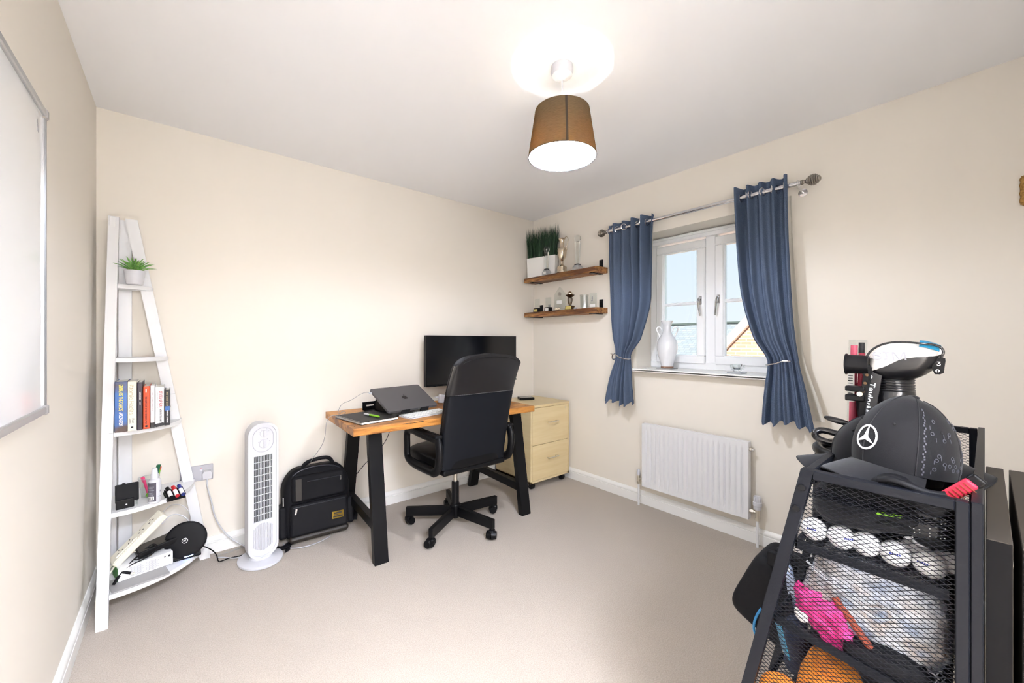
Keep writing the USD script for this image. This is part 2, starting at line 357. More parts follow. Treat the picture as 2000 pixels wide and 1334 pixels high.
# ---------------------------------------------------------------- the room
RX, RY0, H_ = 3.0, -3.30, 2.40
WY0, WY1, WZ0, WZ1, WD = -2.083, -1.154, 1.0, 2.02, 0.30
S = 'structure'
solo('floor', bb((-.9, RY0 - 1.6, -.25), (RX + .3, .3, 0), 0), 'carpet', 'beige short-pile fitted carpet covering the room floor', 'carpet', kind=S)
solo('ceiling', bb((-.9, RY0 - 1.6, H_), (RX + .3, .3, H_ + .3), 0), 'ceiling_paint', 'plain white painted ceiling', 'ceiling', kind=S)
solo('wall_left', bb((-.3, RY0 - .27, 0), (0, .3, H_), 0), 'wall_paint', 'cream wall on the left behind the whiteboard', 'wall', kind=S)
solo('wall_back', bb((0, 0, 0), (RX, .3, H_), 0), 'wall_paint', 'cream wall behind the desk and tower fan', 'wall', kind=S)
solo('wall_rear', [bb((0, RY0 - .12, 0), (.10, RY0, H_), 0), bb((.95, RY0 - .12, 0), (RX, RY0, H_), 0), bb((.10, RY0 - .12, 2.05), (.95, RY0, H_), 0)], 'wall_paint', 'cream wall behind the viewer', 'wall', kind=S)  # doorway gap added to let the fill light into the room
solo('wall_right', [bb((RX, RY0 - .3, 0), (RX + WD, WY0, H_), 0), bb((RX, WY1, 0), (RX + WD, .3, H_), 0), bb((RX, WY0, 0), (RX + WD, WY1, WZ0), 0), bb((RX, WY0, WZ1), (RX + WD, WY1, H_), 0)],
     'wall_paint', 'cream wall holding the window and radiator', 'wall', kind=S)
solo('wall_added_fill', [bb((-.9, RY0 - 1.6, 0), (RX + .3, RY0 - 1.45, H_), 0), bb((-.9, RY0 - 1.45, 0), (-.6, RY0 - .12, H_), 0), bb((1.7, RY0 - 1.45, 0), (RX + .3, RY0 - .12, H_), 0), bb((-.6, RY0 - .27, 0), (-.3, RY0 - .12, H_), 0)],
     'wall_paint', 'added cream walls enclosing the fill lights out of view behind the viewer', 'wall', kind=S)  # added enclosure, out of view, bounces the fill light through the gap
def skirt(a, b, inw):
    """moulded skirting from a to b, inw: unit vector into the room"""
    pr = [(0, 0), (.016, 0), (.016, .060), (.0125, .062), (.0125, .066), (.0155, .068), (.0155, .076), (.012, .084), (.007, .090), (.004, .095), (0, .095)]
    a, b = np.array([*a, 0.]), np.array([*b, 0.]); d = b - a; ln = np.linalg.norm(d); w = np.array([*inw, 0.])
    return [frame_(ext(pr, ln), a if (np.cross(w, [0, 0, 1.]) @ d) > 0 else b, w, [0, 0, 1.])]
solo('baseboard_back', skirt((0, 0), (RX, 0), (0, -1)), 'gloss_white', 'white moulded skirting board along the desk wall', 'skirting board', kind=S)
solo('baseboard_right', skirt((RX, RY0), (RX, 0), (-1, 0)), 'gloss_white', 'white moulded skirting board below the radiator', 'skirting board', kind=S)
solo('baseboard_left', skirt((0, RY0), (0, 0), (1, 0)), 'gloss_white', 'white moulded skirting board under the whiteboard wall', 'skirting board', kind=S)
# window: outer frame, two casements
WX = 3.20
w = thing('window_1', 'white double casement window with one glazing bar per side', 'window', (WX, -1.618, WZ0 + .015), kind=S)
def fr(y0, y1, z0, z1, t, x0, x1, b=.004):
    return [bb((x0, y0, z0), (x1, y1, z0 + t), b), bb((x0, y0, z1 - t), (x1, y1, z1), b), bb((x0, y0, z0 + t), (x1, y0 + t, z1 - t), b), bb((x0, y1 - t, z0 + t), (x1, y1, z1 - t), b)]
part(w, 'frame', fr(WY0, WY1, 1.015, WZ1, .052, WX, WX + .07) + [bb((WX + .004, -1.652, 1.06), (WX + .068, -1.583, 1.98), .004)], 'upvc')
part(w, 'head_trim', [bb((WX - .02, WY0 + .01, 1.962), (WX, WY1 - .01, 2.012), .006), bb((WX - .028, WY0 + .01, 1.990), (WX - .02, WY1 - .01, 2.006), .003)], 'upvc')
for k, (a, b) in enumerate(((-1.583, -1.207), (-2.030, -1.652))):
    s_ = part(w, 'casement', fr(a, b, 1.056, 1.950, .058, WX - .012, WX + .05, .006) + fr(a + .05, b - .05, 1.106, 1.90, .014, WX + .0, WX + .03, .004), 'upvc')
    part(s_, 'pane', bb((WX + .014, a + .05, 1.11), (WX + .020, b - .05, 1.896), 0), 'pane')
    part(s_, 'glazing_bar', bb((WX + .004, a + .05, 1.488), (WX + .03, b - .05, 1.510), .004), 'upvc')
    yh = a + .028 if k == 0 else b - .028
    hd = [bx((WX - .016, yh, 1.512), (.012, .020, .06), .003), tube(spl([(WX - .024, yh, 1.528), (WX - .046, yh, 1.510), (WX - .050, yh + (.004 if k else -.004), 1.46), (WX - .044, yh + (.012 if k else -.012), 1.40)]), np.linspace(.0085, .006, 25), 10)]
    part(s_, 'handle', hd, 'chrome', label='chrome window handle')
solo('trim_1', [rbox((3.075, -1.618, 1.003), (.27, .93, .024), .008), rbox((2.965, -1.618, 1.003), (.05, .985, .026), .010)], 'sill_white', 'white window board with rounded nosing under the casements', 'window sill', kind=S)

# ---------------------------------------------------------------- outside
solo('ground', bb((3.6, -40, -2.9), (70, 60, -2.7), 0), 'ground', 'unseen grassy ground outside that bounces daylight to the window', 'ground', kind=S)  # out of view, laid to bounce daylight up at the window
h = thing('brick_house', 'sunlit orange brick gable house with chimney seen through right pane', 'house', (10, -.2, -2.7))
gz = 2.4; sl = 1.12; hw = 2.7
part(h, 'wall', frame_(ext([(-hw, 0), (hw, 0), (hw, gz - hw * sl + 2.7), (0, gz + 2.7), (-hw, gz - hw * sl + 2.7)], 7.0), (10, -.2, -2.7), (0, 1, 0), (0, 0, 1)), 'brick', smooth=False)
for sgn in (1, -1):
    y1 = -.2 + sgn * (hw + .15); z1 = gz - (hw + .15) * sl
    part(h, 'roof', hull([(x, y, z + d) for x in (9.9, 17.1) for y, z in ((-.2, gz + .02), (y1, z1 + .02)) for d in (0, .13)]), 'slates_green', smooth=False)
    part(h, 'verge', hull([(x, y, z + d) for x in (9.86, 9.98) for y, z in ((-.2, gz + .02), (y1, z1 + .02)) for d in (-.09, .16)]), 'verge', smooth=False)
ch = part(h, 'chimney', [bb((13.6, .45, .2), (14.2, 1.0, 2.35), 0), bb((13.56, .41, 2.2), (14.24, 1.04, 2.28), 0)], 'brick', smooth=False)
part(ch, 'chimney_pot', lathe([(.09, 0), (.11, .02), (.09, .05), (.085, .22), (.1, .25), (.07, .25), (.07, 0)], (13.9, .7, 2.35), 16), 'brick')
h = thing('slate_house', 'grey slate roofed house across the street behind the vase', 'house', (21, 7, -2.7))
part(h, 'roof', hull([(x, y, z + d) for y in (-1.0, 22) for x, z in ((17.8, -.6), (22.6, 2.02)) for d in (0, .14)] + [(27, y, -.6) for y in (-1.0, 22)]), 'slates', smooth=False)
part(h, 'wall', bb((18.2, -.8, -2.7), (26.8, 21.8, -.6), 0), 'brick', smooth=False)
part(h, 'ridge', bb((22.4, -1.0, 2.10), (22.8, 22, 2.22), .02), 'tile_dark', smooth=False)

# ---------------------------------------------------------------- ceiling lamp
lx, ly = 1.581, -1.703
t = thing('pendant_lamp', 'lit ceiling pendant lamp with brown tapered fabric drum shade', 'lamp', (lx, ly, 2.0))
part(t, 'ceiling_rose', lathe([(0, 2.4), (.046, 2.4), (.047, 2.375), (.043, 2.360), (.02, 2.352), (.008, 2.342), (0, 2.342)], (lx, ly, 0)), 'white_plastic')
part(t, 'cord', cyl((lx, ly, 2.345), (lx, ly, 2.13), .0032, n=10), 'white_plastic')
part(t, 'bulb_holder', lathe([(0, 2.145), (.012, 2.142), (.017, 2.12), (.019, 2.09), (.019, 2.082), (0, 2.082)], (lx, ly, 0), 20), 'white_plastic')
part(t, 'bulb', lathe([(0, 2.022), (.012, 2.0245), (.021, 2.031), (.0275, 2.040), (.030, 2.051), (.0300, 2.054), (0, 2.054)], (lx, ly, 0), 24), 'bulb_glow', smooth=40)
part(t, 'bulb_collar', lathe([(0, 2.0545), (.0315, 2.0545), (.0310, 2.062), (.024, 2.074), (.0165, 2.0815), (0, 2.0818)], (lx, ly, 0), 24), 'white_plastic')  # opaque upper half of the bulb, keeps direct light off the ceiling
sp = lambda off: [(.146 + off, 2.010), (.131 + off, 2.108), (.116 + off, 2.207)]
part(t, 'shade', lathe(sp(0) + sp(-.0012)[::-1] + sp(0)[:1], (lx, ly, 0), 64), 'shade_fabric', smooth=40)
part(t, 'shade_lining', lathe(sp(-.0016) + sp(-.0026)[::-1] + sp(-.0016)[:1], (lx, ly, 0), 64), 'shade_lining', smooth=40, label='cream shade lining')
for z, r in ((2.011, .1445), (2.206, .1145)): part(t, 'shade_ring', torus((lx, ly, z), r, .0016, n=48, k=6), 'black_matt')
part(t, 'spider', [cyl((lx, ly, 2.128), (lx + .1275 * math.cos(a), ly + .1275 * math.sin(a), 2.128), .0016, n=6) for a in (.4, 2.5, 4.6)] + [torus((lx, ly, 2.128), .019, .002, n=20, k=6)], 'white_plastic')
az = math.atan2(CAM[1] - ly, CAM[0] - lx) + math.radians(8)
part(t, 'seam', surf(lambda u, v: (lx + (.1468 - .030 * v) * math.cos(az + (u - .5) * .062 / (1 - .2 * v)), ly + (.1468 - .030 * v) * math.sin(az + (u - .5) * .062 / (1 - .2 * v)), 2.010 + .197 * v), 4, 8, .0006), 'warm_seam', label='dark overlap seam of the shade')

# ---------------------------------------------------------------- radiator
t = thing('radiator', 'white ribbed panel radiator below the window', 'radiator', (2.95, -1.60, .155))
ya, yb, za, zb, n = -1.956, -1.248, .155, .613, 21
def radf(u, v):
    y = yb + (ya - yb) * u; z = za + (zb - za) * v
    k = (u * n) % 1; rib = min(1, max(0, (.5 - abs(k - .5)) * 9 - .5)); e = min(1, max(0, min(v, 1 - v) * 17 - 1.0)); ed = min(u, 1 - u) < .5 / n
    return (2.928 + .012 * (1 - rib) * e * (0 if ed else 1), y, z)
part(t, 'front_panel', surf(radf, n * 10 + 1, 22, .0015), 'white_paint', smooth=45)
part(t, 'top_grille', bb((2.926, ya, zb - .001), (2.965, yb, zb + .004), .002), 'white_paint')
part(t, 'side_panel', bb((2.926, ya - .003, za), (2.965, ya, zb + .003), .001), 'white_paint'); part(t, 'side_panel', bb((2.926, yb, za), (2.965, yb + .003, zb + .003), .001), 'white_paint')
part(t, 'back_panel', bb((2.955, ya, za), (2.962, yb, zb), .001), 'white_paint')
for yy in (-1.40, -1.80): part(t, 'bracket', bb((2.962, yy - .02, .2), (3.0, yy + .02, .56), .001), 'white_paint')
part(t, 'bleed_plug', [cyl((2.945, ya - .003, .572), (2.945, ya - .016, .572), .011), cyl((2.945, ya - .016, .572), (2.945, ya - .026, .572), .007)], 'brushed')
yv = ya - .045
v = part(t, 'thermostatic_valve', [lathe([(0, .225), (.019, .225), (.0205, .228), (.0205, .244), (.0235, .247), (.0235, .268), (.0195, .270), (.0185, .292), (.016, .303), (0, .304)], (2.945, yv, 0), 28)]
     + [bx((2.945 + .0187 * math.cos(a), yv + .0187 * math.sin(a), .283), (.004, .004, .030), .001) for a in np.linspace(0, 2 * np.pi, 12, endpoint=False)], 'white_plastic', label='white thermostatic valve head')
part(v, 'valve_body', [cyl((2.945, yv, .225), (2.945, yv, .158), .0125), cyl((2.945, yv, .205), (2.945, ya - .002, .205), .0105), cyl((2.945, yv + .020, .205), (2.945, yv + .034, .205), .0145, n=6), cyl((2.945, yv, .175), (2.945, yv, .160), .0155, n=6)], 'nickel', label='nickel valve body')
part(v, 'valve_mark', bx((2.9255, yv + .002, .285), (.0012, .003, .020), 0), 'print_dark')
part(t, 'pipe', cyl((2.945, yv, .16), (2.945, yv, 0), .0075, n=12), 'white_paint')
yw = yb + .040
v = part(t, 'lockshield_valve', [lathe([(0, .222), (.011, .222), (.0125, .225), (.011, .258), (.008, .264), (0, .264)], (2.945, yw, 0), 20)], 'white_plastic')
part(v, 'valve_body', [cyl((2.945, yw, .222), (2.945, yw, .16), .0115), cyl((2.945, yw, .195), (2.945, yb + .001, .195), .0095), cyl((2.945, yw - .022, .195), (2.945, yw - .034, .195), .0135, n=6), cyl((2.945, yw, .176), (2.945, yw, .162), .0145, n=6)], 'nickel')
part(t, 'pipe', cyl((2.945, yw, .16), (2.945, yw, 0), .0075, n=12), 'white_paint')

# ---------------------------------------------------------------- curtain pole, curtains, tie-backs
PX, PZ = 2.905, 2.080
t = thing('curtain_pole', 'polished steel curtain pole with beehive finials above the window', 'curtain pole', (PX, -1.61, PZ))
part(t, 'rod', cyl((PX, -.955, PZ), (PX, -2.225, PZ), .0125, n=24), 'chrome')
fin = [(0, 0), (.011, 0), (.014, .003), (.014, .009), (.009, .013), (.008, .020), (.012, .024)]
for i in range(7):
    z = .026 + i * .0085; r = .030 * math.sin(math.pi * min(.97, (i + 1.1) / 8.2)) ** .7; fin += [(r * .94, z), (r, z + .0025), (r, z + .006), (r * .93, z + .0080)]
fin += [(.008, .088), (0, .090)]
for yy, d in ((-2.225, -1), (-.955, 1)):
    f_ = lathe(fin, (0, 0, 0), 28); R_(f_, 'x', 90 if d < 0 else -90); part(t, 'finial', mv(f_, PX, yy, PZ), 'finial_metal')
    ym = yy - d * .012
    part(t, 'bracket', [cyl((PX, ym, PZ - .014), (2.992, ym, PZ - .03), .006, n=12), cyl((2.992, ym, PZ - .03), (3.0, ym, PZ - .03), .022, n=24), torus((PX, ym, PZ), .0155, .004, 'y', 24, 8)], 'chrome')
def curtain(name, label, top, zt, tie, ztie, bot, zb_, nf, ph, seed, outer, lin=(0, 0)):
    """top/tie/bot: (yL, yR) edges at the pole, at the tie-back and at the hem; nf folds"""
    from scipy.interpolate import PchipInterpolator as Pc
    zs = [0, .12, .42, .72, 1.0]            # share of the drop from pole to hem
    kt = (zt - ztie) / (zt - zb_)
    def edge(i):
        a, b, c = top[i], tie[i], bot[i]; bulge = outer[i]
        return Pc([0, .14, kt * .55, kt * .86, kt, kt + .10, 1], [a, a + (b - a) * .04 + 0, a + (b - a) * bulge[0], a + (b - a) * bulge[1], b, b + (c - b) * .45, c])
    e0, e1 = edge(0), edge(1)
    r2 = np.random.default_rng(seed); ph2 = r2.uniform(0, 6.28, 6)
    def fn(u, v):
        u = u + .022 * math.sin(6.28 * u * 1.5 + ph2[4]) * (u * (1 - u) * 4)
        y = e0(v) + (e1(v) - e0(v)) * u; z = zt + (zb_ - zt) * v
        near = math.exp(-((v - kt) / .10) ** 2); top_ = max(0, 1 - v / kt)
        A = .016 + .028 * top_ ** .7 - .004 * near + .010 * max(0, (v - kt) / (1 - kt))
        s = math.sin(2 * math.pi * nf * u + ph)
        s = s * (1 - .25 * s * s) * 1.25 * (.80 + .35 * math.sin(5 * u + ph2[3]))
        x = PX + A * s + .010 * (1 - top_) * math.sin(2 * math.pi * 1.7 * u + ph2[0] + 2 * v) + .006 * (1 - top_) * math.sin(2 * math.pi * nf * 2.3 * u + ph2[1])
        x += .012 * near - .010 * (1 - top_) * (1 - near)
        z += (.012 * math.sin(2 * math.pi * nf * u + ph + .6) + .012 * math.sin(9 * u + ph2[2])) * max(0, (v - .9) / .1)
        return (x, y + .004 * math.sin(2 * math.pi * nf * u + ph + 1.2) * top_, z)
    t = thing(name, label, 'curtain', (PX, (top[0] + top[1]) / 2, zb_), 'eyelet curtains at the window')
    part(t, 'fabric', surf(fn, 150, 80, .003), 'denim', smooth=60)
    # lining on the window side of the cloth
    part(t, 'lining', surf(lambda u, v: tuple(np.array(fn(.02 + .96 * u, .01 + .965 * v)) + [.0045, 0, 0]), 100, 60, .0015), 'lining', smooth=60, label='off-white lining')
    if lin[1]: part(t, 'lining_flap', surf(lambda u, v: (PX + .058 - .012 * u + .006 * math.sin(9 * u + 3 * v), e1(v) + .06 - (.06 + lin[1] * (v - .10) + .03 * (v > .75) * (v - .75)) * u, zt - .10 + (zb_ + .03 - zt + .10) * v), 16, 30, .0015), 'lining', smooth=60, label='off-white lining edge')
    for k in range(int(nf * 2) + 1):
        u = (k * math.pi - ph) / (2 * math.pi * nf)
        if .03 < u < .97:
            vv = (zt - PZ) / (zt - zb_); p = fn(u, vv); d = np.array(fn(u + .012, vv)) - np.array(fn(u - .012, vv)); d /= np.linalg.norm(d)
            rg = torus((0, 0, 0), .0215, .0042, 'y', 28, 8)
            nrm = np.cross(d, [0, 0, 1.]); M = np.eye(4); M[:3, 1] = nrm; M[:3, 0] = d; M[:3, 2] = np.cross(d, nrm); M[:3, 3] = p
            rg.apply_transform(M); part(t, 'eyelet', rg, 'chrome')
    return fn, kt
curtain('curtain', 'left blue-grey curtain tied back towards the trophy shelves', (-.965, -1.345), 2.128, (-1.015, -1.155), 1.105, (-.925, -1.19), .745, 4.5, .3, 3, ((.25, .62), (.04, .48)))
curtain('curtain', 'right blue-grey curtain tied back beside the golf gear', (-1.885, -2.170), 2.138, (-2.062, -2.218), 1.095, (-2.035, -2.290), .760, 4.5, 2.7, 5, ((.18, .60), (.30, .70)), (.05, .028))
for nm, ys, zz in (('left curtain', (-1.030, -1.155), (1.125, 1.088)), ('right curtain', (-2.080, -2.180), (1.088, 1.112))):
    (y0, y1), (z0, z1) = ys, zz; xf = PX - .052
    hook = y1 if nm.startswith('r') else y0
    t = thing('tie_back', 'chrome curtain hold-back arm around the ' + nm, 'tie-back', (2.93, hook, z1), 'chrome curtain hold-backs')
    part(t, 'arm', tube(spl([(3.0, hook, z1 + .0), (2.93, hook - .0, z1), (xf + .012, hook, z1), (xf, hook + (.02 if hook == y1 else -.02), z1 if hook == y1 else z0), (xf - .004, (y0 + y1) / 2, (z0 + z1) / 2), (xf + .006, y0 if hook == y1 else y1, z0 if hook == y1 else z1), (2.90, (y0 + .008) if hook == y1 else y1 - .008, z0 if hook == y1 else z1)]), .0042, 10), 'chrome')
    part(t, 'wall_plate', cyl((3.0, hook, z1), (2.992, hook, z1), .017), 'chrome')
    part(t, 'end_knob', [rbox((xf - .002, hook + (.012 if hook == y1 else -.012), z1 if hook == y1 else z0), (.012, .030, .012), .004)], 'chrome')

# ---------------------------------------------------------------- window sill things
t = thing('vase', 'glossy white ceramic vase with two small scroll handles on the sill', 'vase', (3.10, -1.348, 1.015))
zz = np.array([0, .006, .02, .06, .11, .15, .19, .22, .25, .28, .305, .33, .345, .352]); rr = np.array([.040, .042, .043, .053, .066, .0725, .070, .058, .038, .028, .0275, .032, .041, .044])
from scipy.interpolate import PchipInterpolator
zs = np.linspace(0, .352, 40); rs = PchipInterpolator(zz, rr)(zs)
part(t, 'body', lathe([(0, 1.0195)] + [(a, 1.0195 + b) for a, b in zip(rs, zs)] + [(.040, 1.3705), (.030, 1.355), (.024, 1.32), (.024, 1.28), (0, 1.27)], (3.10, -1.348, 0), 48), 'ceramic', smooth=50)
for d in (1, -1):
    # handles lie in the plane across the view
    q = lambda r, z: (3.10 - .50 * r * d, -1.348 + .866 * d * r, 1.0195 + z)
    part(t, 'handle', tube(spl([q(.052, .225), q(.058, .25), q(.070, .275), q(.072, .298), q(.060, .308), q(.046, .300), q(.038, .280), q(.040, .268)]), .0048, 10), 'ceramic')
ck = [Point(.0, 0)]
part(t, 'chipped_foot', [lathe([(.0425, 1.0205), (.0440, 1.024), (.0445, 1.030), (.0436, 1.034), (.0425, 1.0205)], (3.10, -1.348, 0), 40)], 'ceramic_chip', label='brown chipped glaze at the foot')
solo('coaster', rplate((3.10, -1.348, 1.0172), (.115, .115, .0042), .01, 'z'), 'grey_panel', 'thin grey square coaster under the white vase', 'coaster')
t = thing('glass_ornament', 'small clear glass tealight ornament on a grey tile on the sill', 'ornament', (3.06, -1.845, 1.015))
part(t, 'tile', rplate((3.06, -1.845, 1.0185), (.085, .095, .006), .012, 'z', b=.001), 'grey_white')
part(t, 'cup', lathe([(0, 1.022), (.020, 1.022), (.017, 1.035), (.022, 1.05), (.030, 1.072), (.027, 1.072), (.018, 1.05), (.010, 1.042), (0, 1.041)], (3.06, -1.845, 0), 24), 'crystal', smooth=50)
part(t, 'petal', [tube(spl([(3.06 + .018 * math.cos(a), -1.845 + .018 * math.sin(a), 1.036), (3.06 + .036 * math.cos(a), -1.845 + .036 * math.sin(a), 1.05), (3.06 + .040 * math.cos(a), -1.845 + .040 * math.sin(a), 1.07)]), .005, 8) for a in np.linspace(0, 6.28, 5, endpoint=False)], 'crystal', smooth=50)

# ---------------------------------------------------------------- wall shelves
def wshelf(zt, zb_, label):
    t = thing('wall_shelf', label, 'shelf', (2.93, -.46, zb_), 'rustic wall shelves')
    yy = np.linspace(-.028, -.888, 30); r2 = np.random.default_rng(int(zt * 100))
    V = []
    for k, y in enumerate(yy):
        w_ = .004 * (meshkit.noise(np.array([y * 9, zt, 0])) - .5); b_ = .006
        V.append([(2.999, zb_), (2.855 + w_ + b_, zb_), (2.855 + w_, zb_ + b_), (2.855 + w_ + .001, zt - b_), (2.855 + w_ + b_, zt), (2.999, zt)])
    n = 6; P = np.array([[x, y, z] for y, rw in zip(yy, V) for x, z in rw]); F = []
    for i in range(len(yy) - 1):
        for k in range(n): q = (k + 1) % n; F += [[i * n + k, i * n + q, (i + 1) * n + q], [i * n + k, (i + 1) * n + q, (i + 1) * n + k]]
    e = (len(yy) - 1) * n
    for k in range(1, n - 1): F += [[0, k + 1, k], [e, e + k, e + k + 1]]
    mm = trimesh.Trimesh(P, F, process=False)
    if mm.volume < 0: mm.invert()
    part(t, 'plank', mm, 'shelf_wood', smooth=25)
    for y in (-.115, -.825):
        part(t, 'bracket', [bb((2.862, y - .018, zb_ - .005), (3.0, y + .018, zb_), .0008), bb((2.994, y - .018, zb_ - .005), (3.0, y + .018, zt + .075), .0008)], 'black_metal', label='black steel bracket')
    for y in (-.115, -.825): part(t, 'screw', cyl((2.994, y, zt + .055), (2.992, y, zt + .055), .004, n=10), 'black_plastic')
wshelf(1.818, 1.774, 'upper rustic brown plank shelf holding grass planter and silver jug')
wshelf(1.490, 1.446, 'lower rustic brown plank shelf holding the row of small awards')
ZU, ZL = 1.818, 1.490
t = thing('grass_planter', 'white tapered planter of tall dark green artificial grass on upper shelf', 'planter', (2.926, -.205, ZU), rz=13)
part(t, 'pot', [hull([(sx * (.031 + .004 * k), sy * (.150 + .007 * k), .185 * k) for k in (0, 1) for sx in (-1, 1) for sy in (-1, 1)])], 'gloss_white', smooth=False, local=True)
gr = []; r2 = np.random.default_rng(5)
for i in range(720):
    x0, y0 = r2.uniform(-.028, .028), r2.uniform(-.148, .148); hh = r2.uniform(.19, .30) if r2.random() < .8 else r2.uniform(.14, .22)
    dy = y0 * .17 + r2.normal(0, .009); dx = -abs(x0) * .2 + r2.normal(-.004, .005); wd = r2.uniform(.0014, .0026)
    dx = min(dx, .004); dy = min(dy, .030)
    a = r2.uniform(0, 3.14); c, s = math.cos(a) * wd, math.sin(a) * wd
    z0 = .184; mid = (x0 + dx * .35, y0 + dy * .35, z0 + hh * .55); end = (x0 + dx, y0 + dy, z0 + hh)
    gr.append(trimesh.Trimesh([(x0 - c, y0 - s, z0), (x0 + c, y0 + s, z0), (mid[0] + c, mid[1] + s, mid[2]), (mid[0] - c, mid[1] - s, mid[2]), end, (x0 - s, y0 + c, z0), (mid[0] - s, mid[1] + c, mid[2])],
                              [[0, 1, 2], [0, 2, 3], [3, 2, 4], [5, 0, 3], [5, 3, 6], [6, 3, 4]], process=False))
part(t, 'grass', gr, 'grass', smooth=False, kind='stuff', label='dark green grass blades', local=True)
def ball_trophy(x, y, hb, rb, hc, w0, w1, label, plate):
    t = thing('golf_trophy', label, 'trophy', (x, y, ZU), 'crystal ball trophies on the upper shelf')
    part(t, 'base', hull([(x + sx * w * .8, y + sy * w, ZU + z) for z, w in ((0, w0), (hb * .55, w0 * .98), (hb, w1)) for sx in (-1, 1) for sy in (-1, 1)]), 'frost', smooth=False)
    part(t, 'collar', bx((x, y, ZU + hb + .004), (w1 * 1.5, w1 * 1.9, .010), .001), 'black_plastic')
    zc = ZU + hb + .009; zt = zc + hc
    part(t, 'column', hull([(x + sx * w, y + sy * w, z) for z, w in ((zc, w1 * .56), (zt, w1 * .80)) for sx in (-1, 1) for sy in (-1, 1)]), 'crystal', smooth=False)
    part(t, 'ball', mv(trimesh.creation.icosphere(3, rb), x, y, zt + rb * .93), 'crystal', smooth=True)
    part(t, 'column_edge', hull([(x + dx - .002, y + s_, z) for z, s_ in ((zc, w1 * .56 + .0012), (zt, w1 * .80 + .0012)) for dx in (-.004, .001)] + [(x - .004, y + w1 * .56 + .004, zc), (x - .004, y + w1 * .8 + .004, zt)]), 'grey_white', smooth=False)
    if plate: part(t, 'plate', bx((x - w0 * .8 - .001, y, ZU + hb * .42), (.001, w0 * 1.1, hb * .42), 0), 'label_white')
ball_trophy(2.884, -.300, .050, .028, .150, .033, .020, 'short crystal trophy topped by a glass ball in front of the grass', True)
ball_trophy(2.925, -.632, .050, .030, .190, .036, .022, 'tall crystal trophy topped by a glass ball, right of the silver jug', False)
t = thing('claret_jug', 'silver claret jug trophy with scrolled handle on the upper shelf', 'trophy', (2.925, -.452, ZU))
jp = [(0, 0), (.046, 0), (.048, .004), (.046, .010), (.042, .013), (.042, .046), (.043, .050), (.036, .054), (.030, .060), (.016, .070), (.012, .084), (.015, .094), (.012, .100), (.020, .112), (.032, .135), (.040, .165), (.043, .195), (.042, .212), (.034, .220), (.022, .226), (.019, .240), (.0195, .262), (.022, .290)]
part(t, 'plinth', lathe([(0, ZU), (.050, ZU), (.050, ZU + .006), (.046, ZU + .008), (0, ZU + .008)], (2.925, -.452, 0), 36), 'black_plastic', label='black plinth')
body = lathe([(a, ZU + .008 + b) for a, b in jp] + [(.030, ZU + .308), (.027, ZU + .308), (.018, ZU + .29), (0, ZU + .28)], (2.925, -.452, 0), 40)
vv = np.array(body.vertices); kk = np.clip((vv[:, 2] - ZU - .285) / .025, 0, 1); up = np.clip(vv[:, 1] + .452, 0, 1); vv[:, 1] += kk * up * .9; vv[:, 2] += kk * up * .25; body.vertices = vv
part(t, 'body', body, 'silver', smooth=50)
part(t, 'handle', [tube(spl([(2.925, -.452 - r, ZU + z) for r, z in ((.020, .296), (.035, .312), (.055, .318), (.072, .298), (.072, .272), (.058, .240), (.048, .218), (.040, .206))]), .0035, 8),
                   tube(spl([(2.925, -.452 - r, ZU + z) for r, z in ((.050, .222), (.060, .214), (.062, .204), (.054, .202))]), .0028, 8)], 'silver', smooth=50)
part(t, 'lid', lathe([(0, ZU + .322), (.006, ZU + .318), (.022, ZU + .313), (.026, ZU + .3095), (0, ZU + .3095)], (2.925, -.458, 0), 24), 'silver')
# lower shelf, left to right
def plaque(y, gw, gh, lab, label, sticker=False):
    t = thing('award_plaque', label, 'award', (2.92, y, ZL), 'small awards on the lower shelf')
    part(t, 'base', hull([(2.92 + sx, y + sy * (.032 - .002 * k), ZL + .040 * k) for k in (0, 1) for sx in (-.022 + .004 * k, .018) for sy in (-1, 1)]), 'black_plastic', smooth=False)
    part(t, 'glass', bx((2.922, y, ZL + .040 + gh / 2), (.010, gw, gh), .0015), 'clear_plastic', smooth=False)
    part(t, 'label_plate', bx((2.8985, y, ZL + .019), (.002, .046, .024), 0), lab)
    if sticker: part(t, 'corner_mark', bx((2.9165, y - .018, ZL + .052), (.001, .026, .022), 0), 'grey_panel')
plaque(-.137, .062, .088, 'gold_label', 'small glass plaque with gold name plate on black base, leftmost on shelf')
plaque(-.285, .066, .090, 'label_white', 'small glass plaque with white name plate on black base', True)
t = thing('pentagon_award', 'tall pointed clear glass award with round medal on the lower shelf', 'award', (2.93, -.42, ZL))
part(t, 'glass', frame_(ext([(-.060, 0), (.060, 0), (.064, .15), (0, .215), (-.064, .15)], .012), (2.938, -.42, ZL), (0, -1, 0), (0, 0, 1)), 'clear_plastic', smooth=False)
part(t, 'medal', [torus((2.923, -.424, ZL + .148), .019, .002, 'x', 28, 6), cyl((2.9255, -.424, ZL + .148), (2.9235, -.424, ZL + .148), .0135)], 'brushed')
part(t, 'label_plate', bx((2.9252, -.418, ZL + .078), (.0012, .062, .030), 0), 'label_white')
t = thing('crest_ornament', 'tiny silver golfer figure standing in front of the pointed glass award', 'ornament', (2.90, -.428, ZL))
part(t, 'base', bx((2.90, -.428, ZL + .003), (.022, .060, .006), .001), 'silver')
part(t, 'figure', [lumpy(sq((2.90, -.42 - .012 * k, ZL + .016), (.006, .007, .012), .8, .8, 10, 14), .003, 120, k) for k in range(-2, 3)], 'silver')
t = thing('ball_cup_trophy', 'golf ball held in a bronze dish on slim columns, centre of lower shelf', 'trophy', (2.92, -.552, ZL))
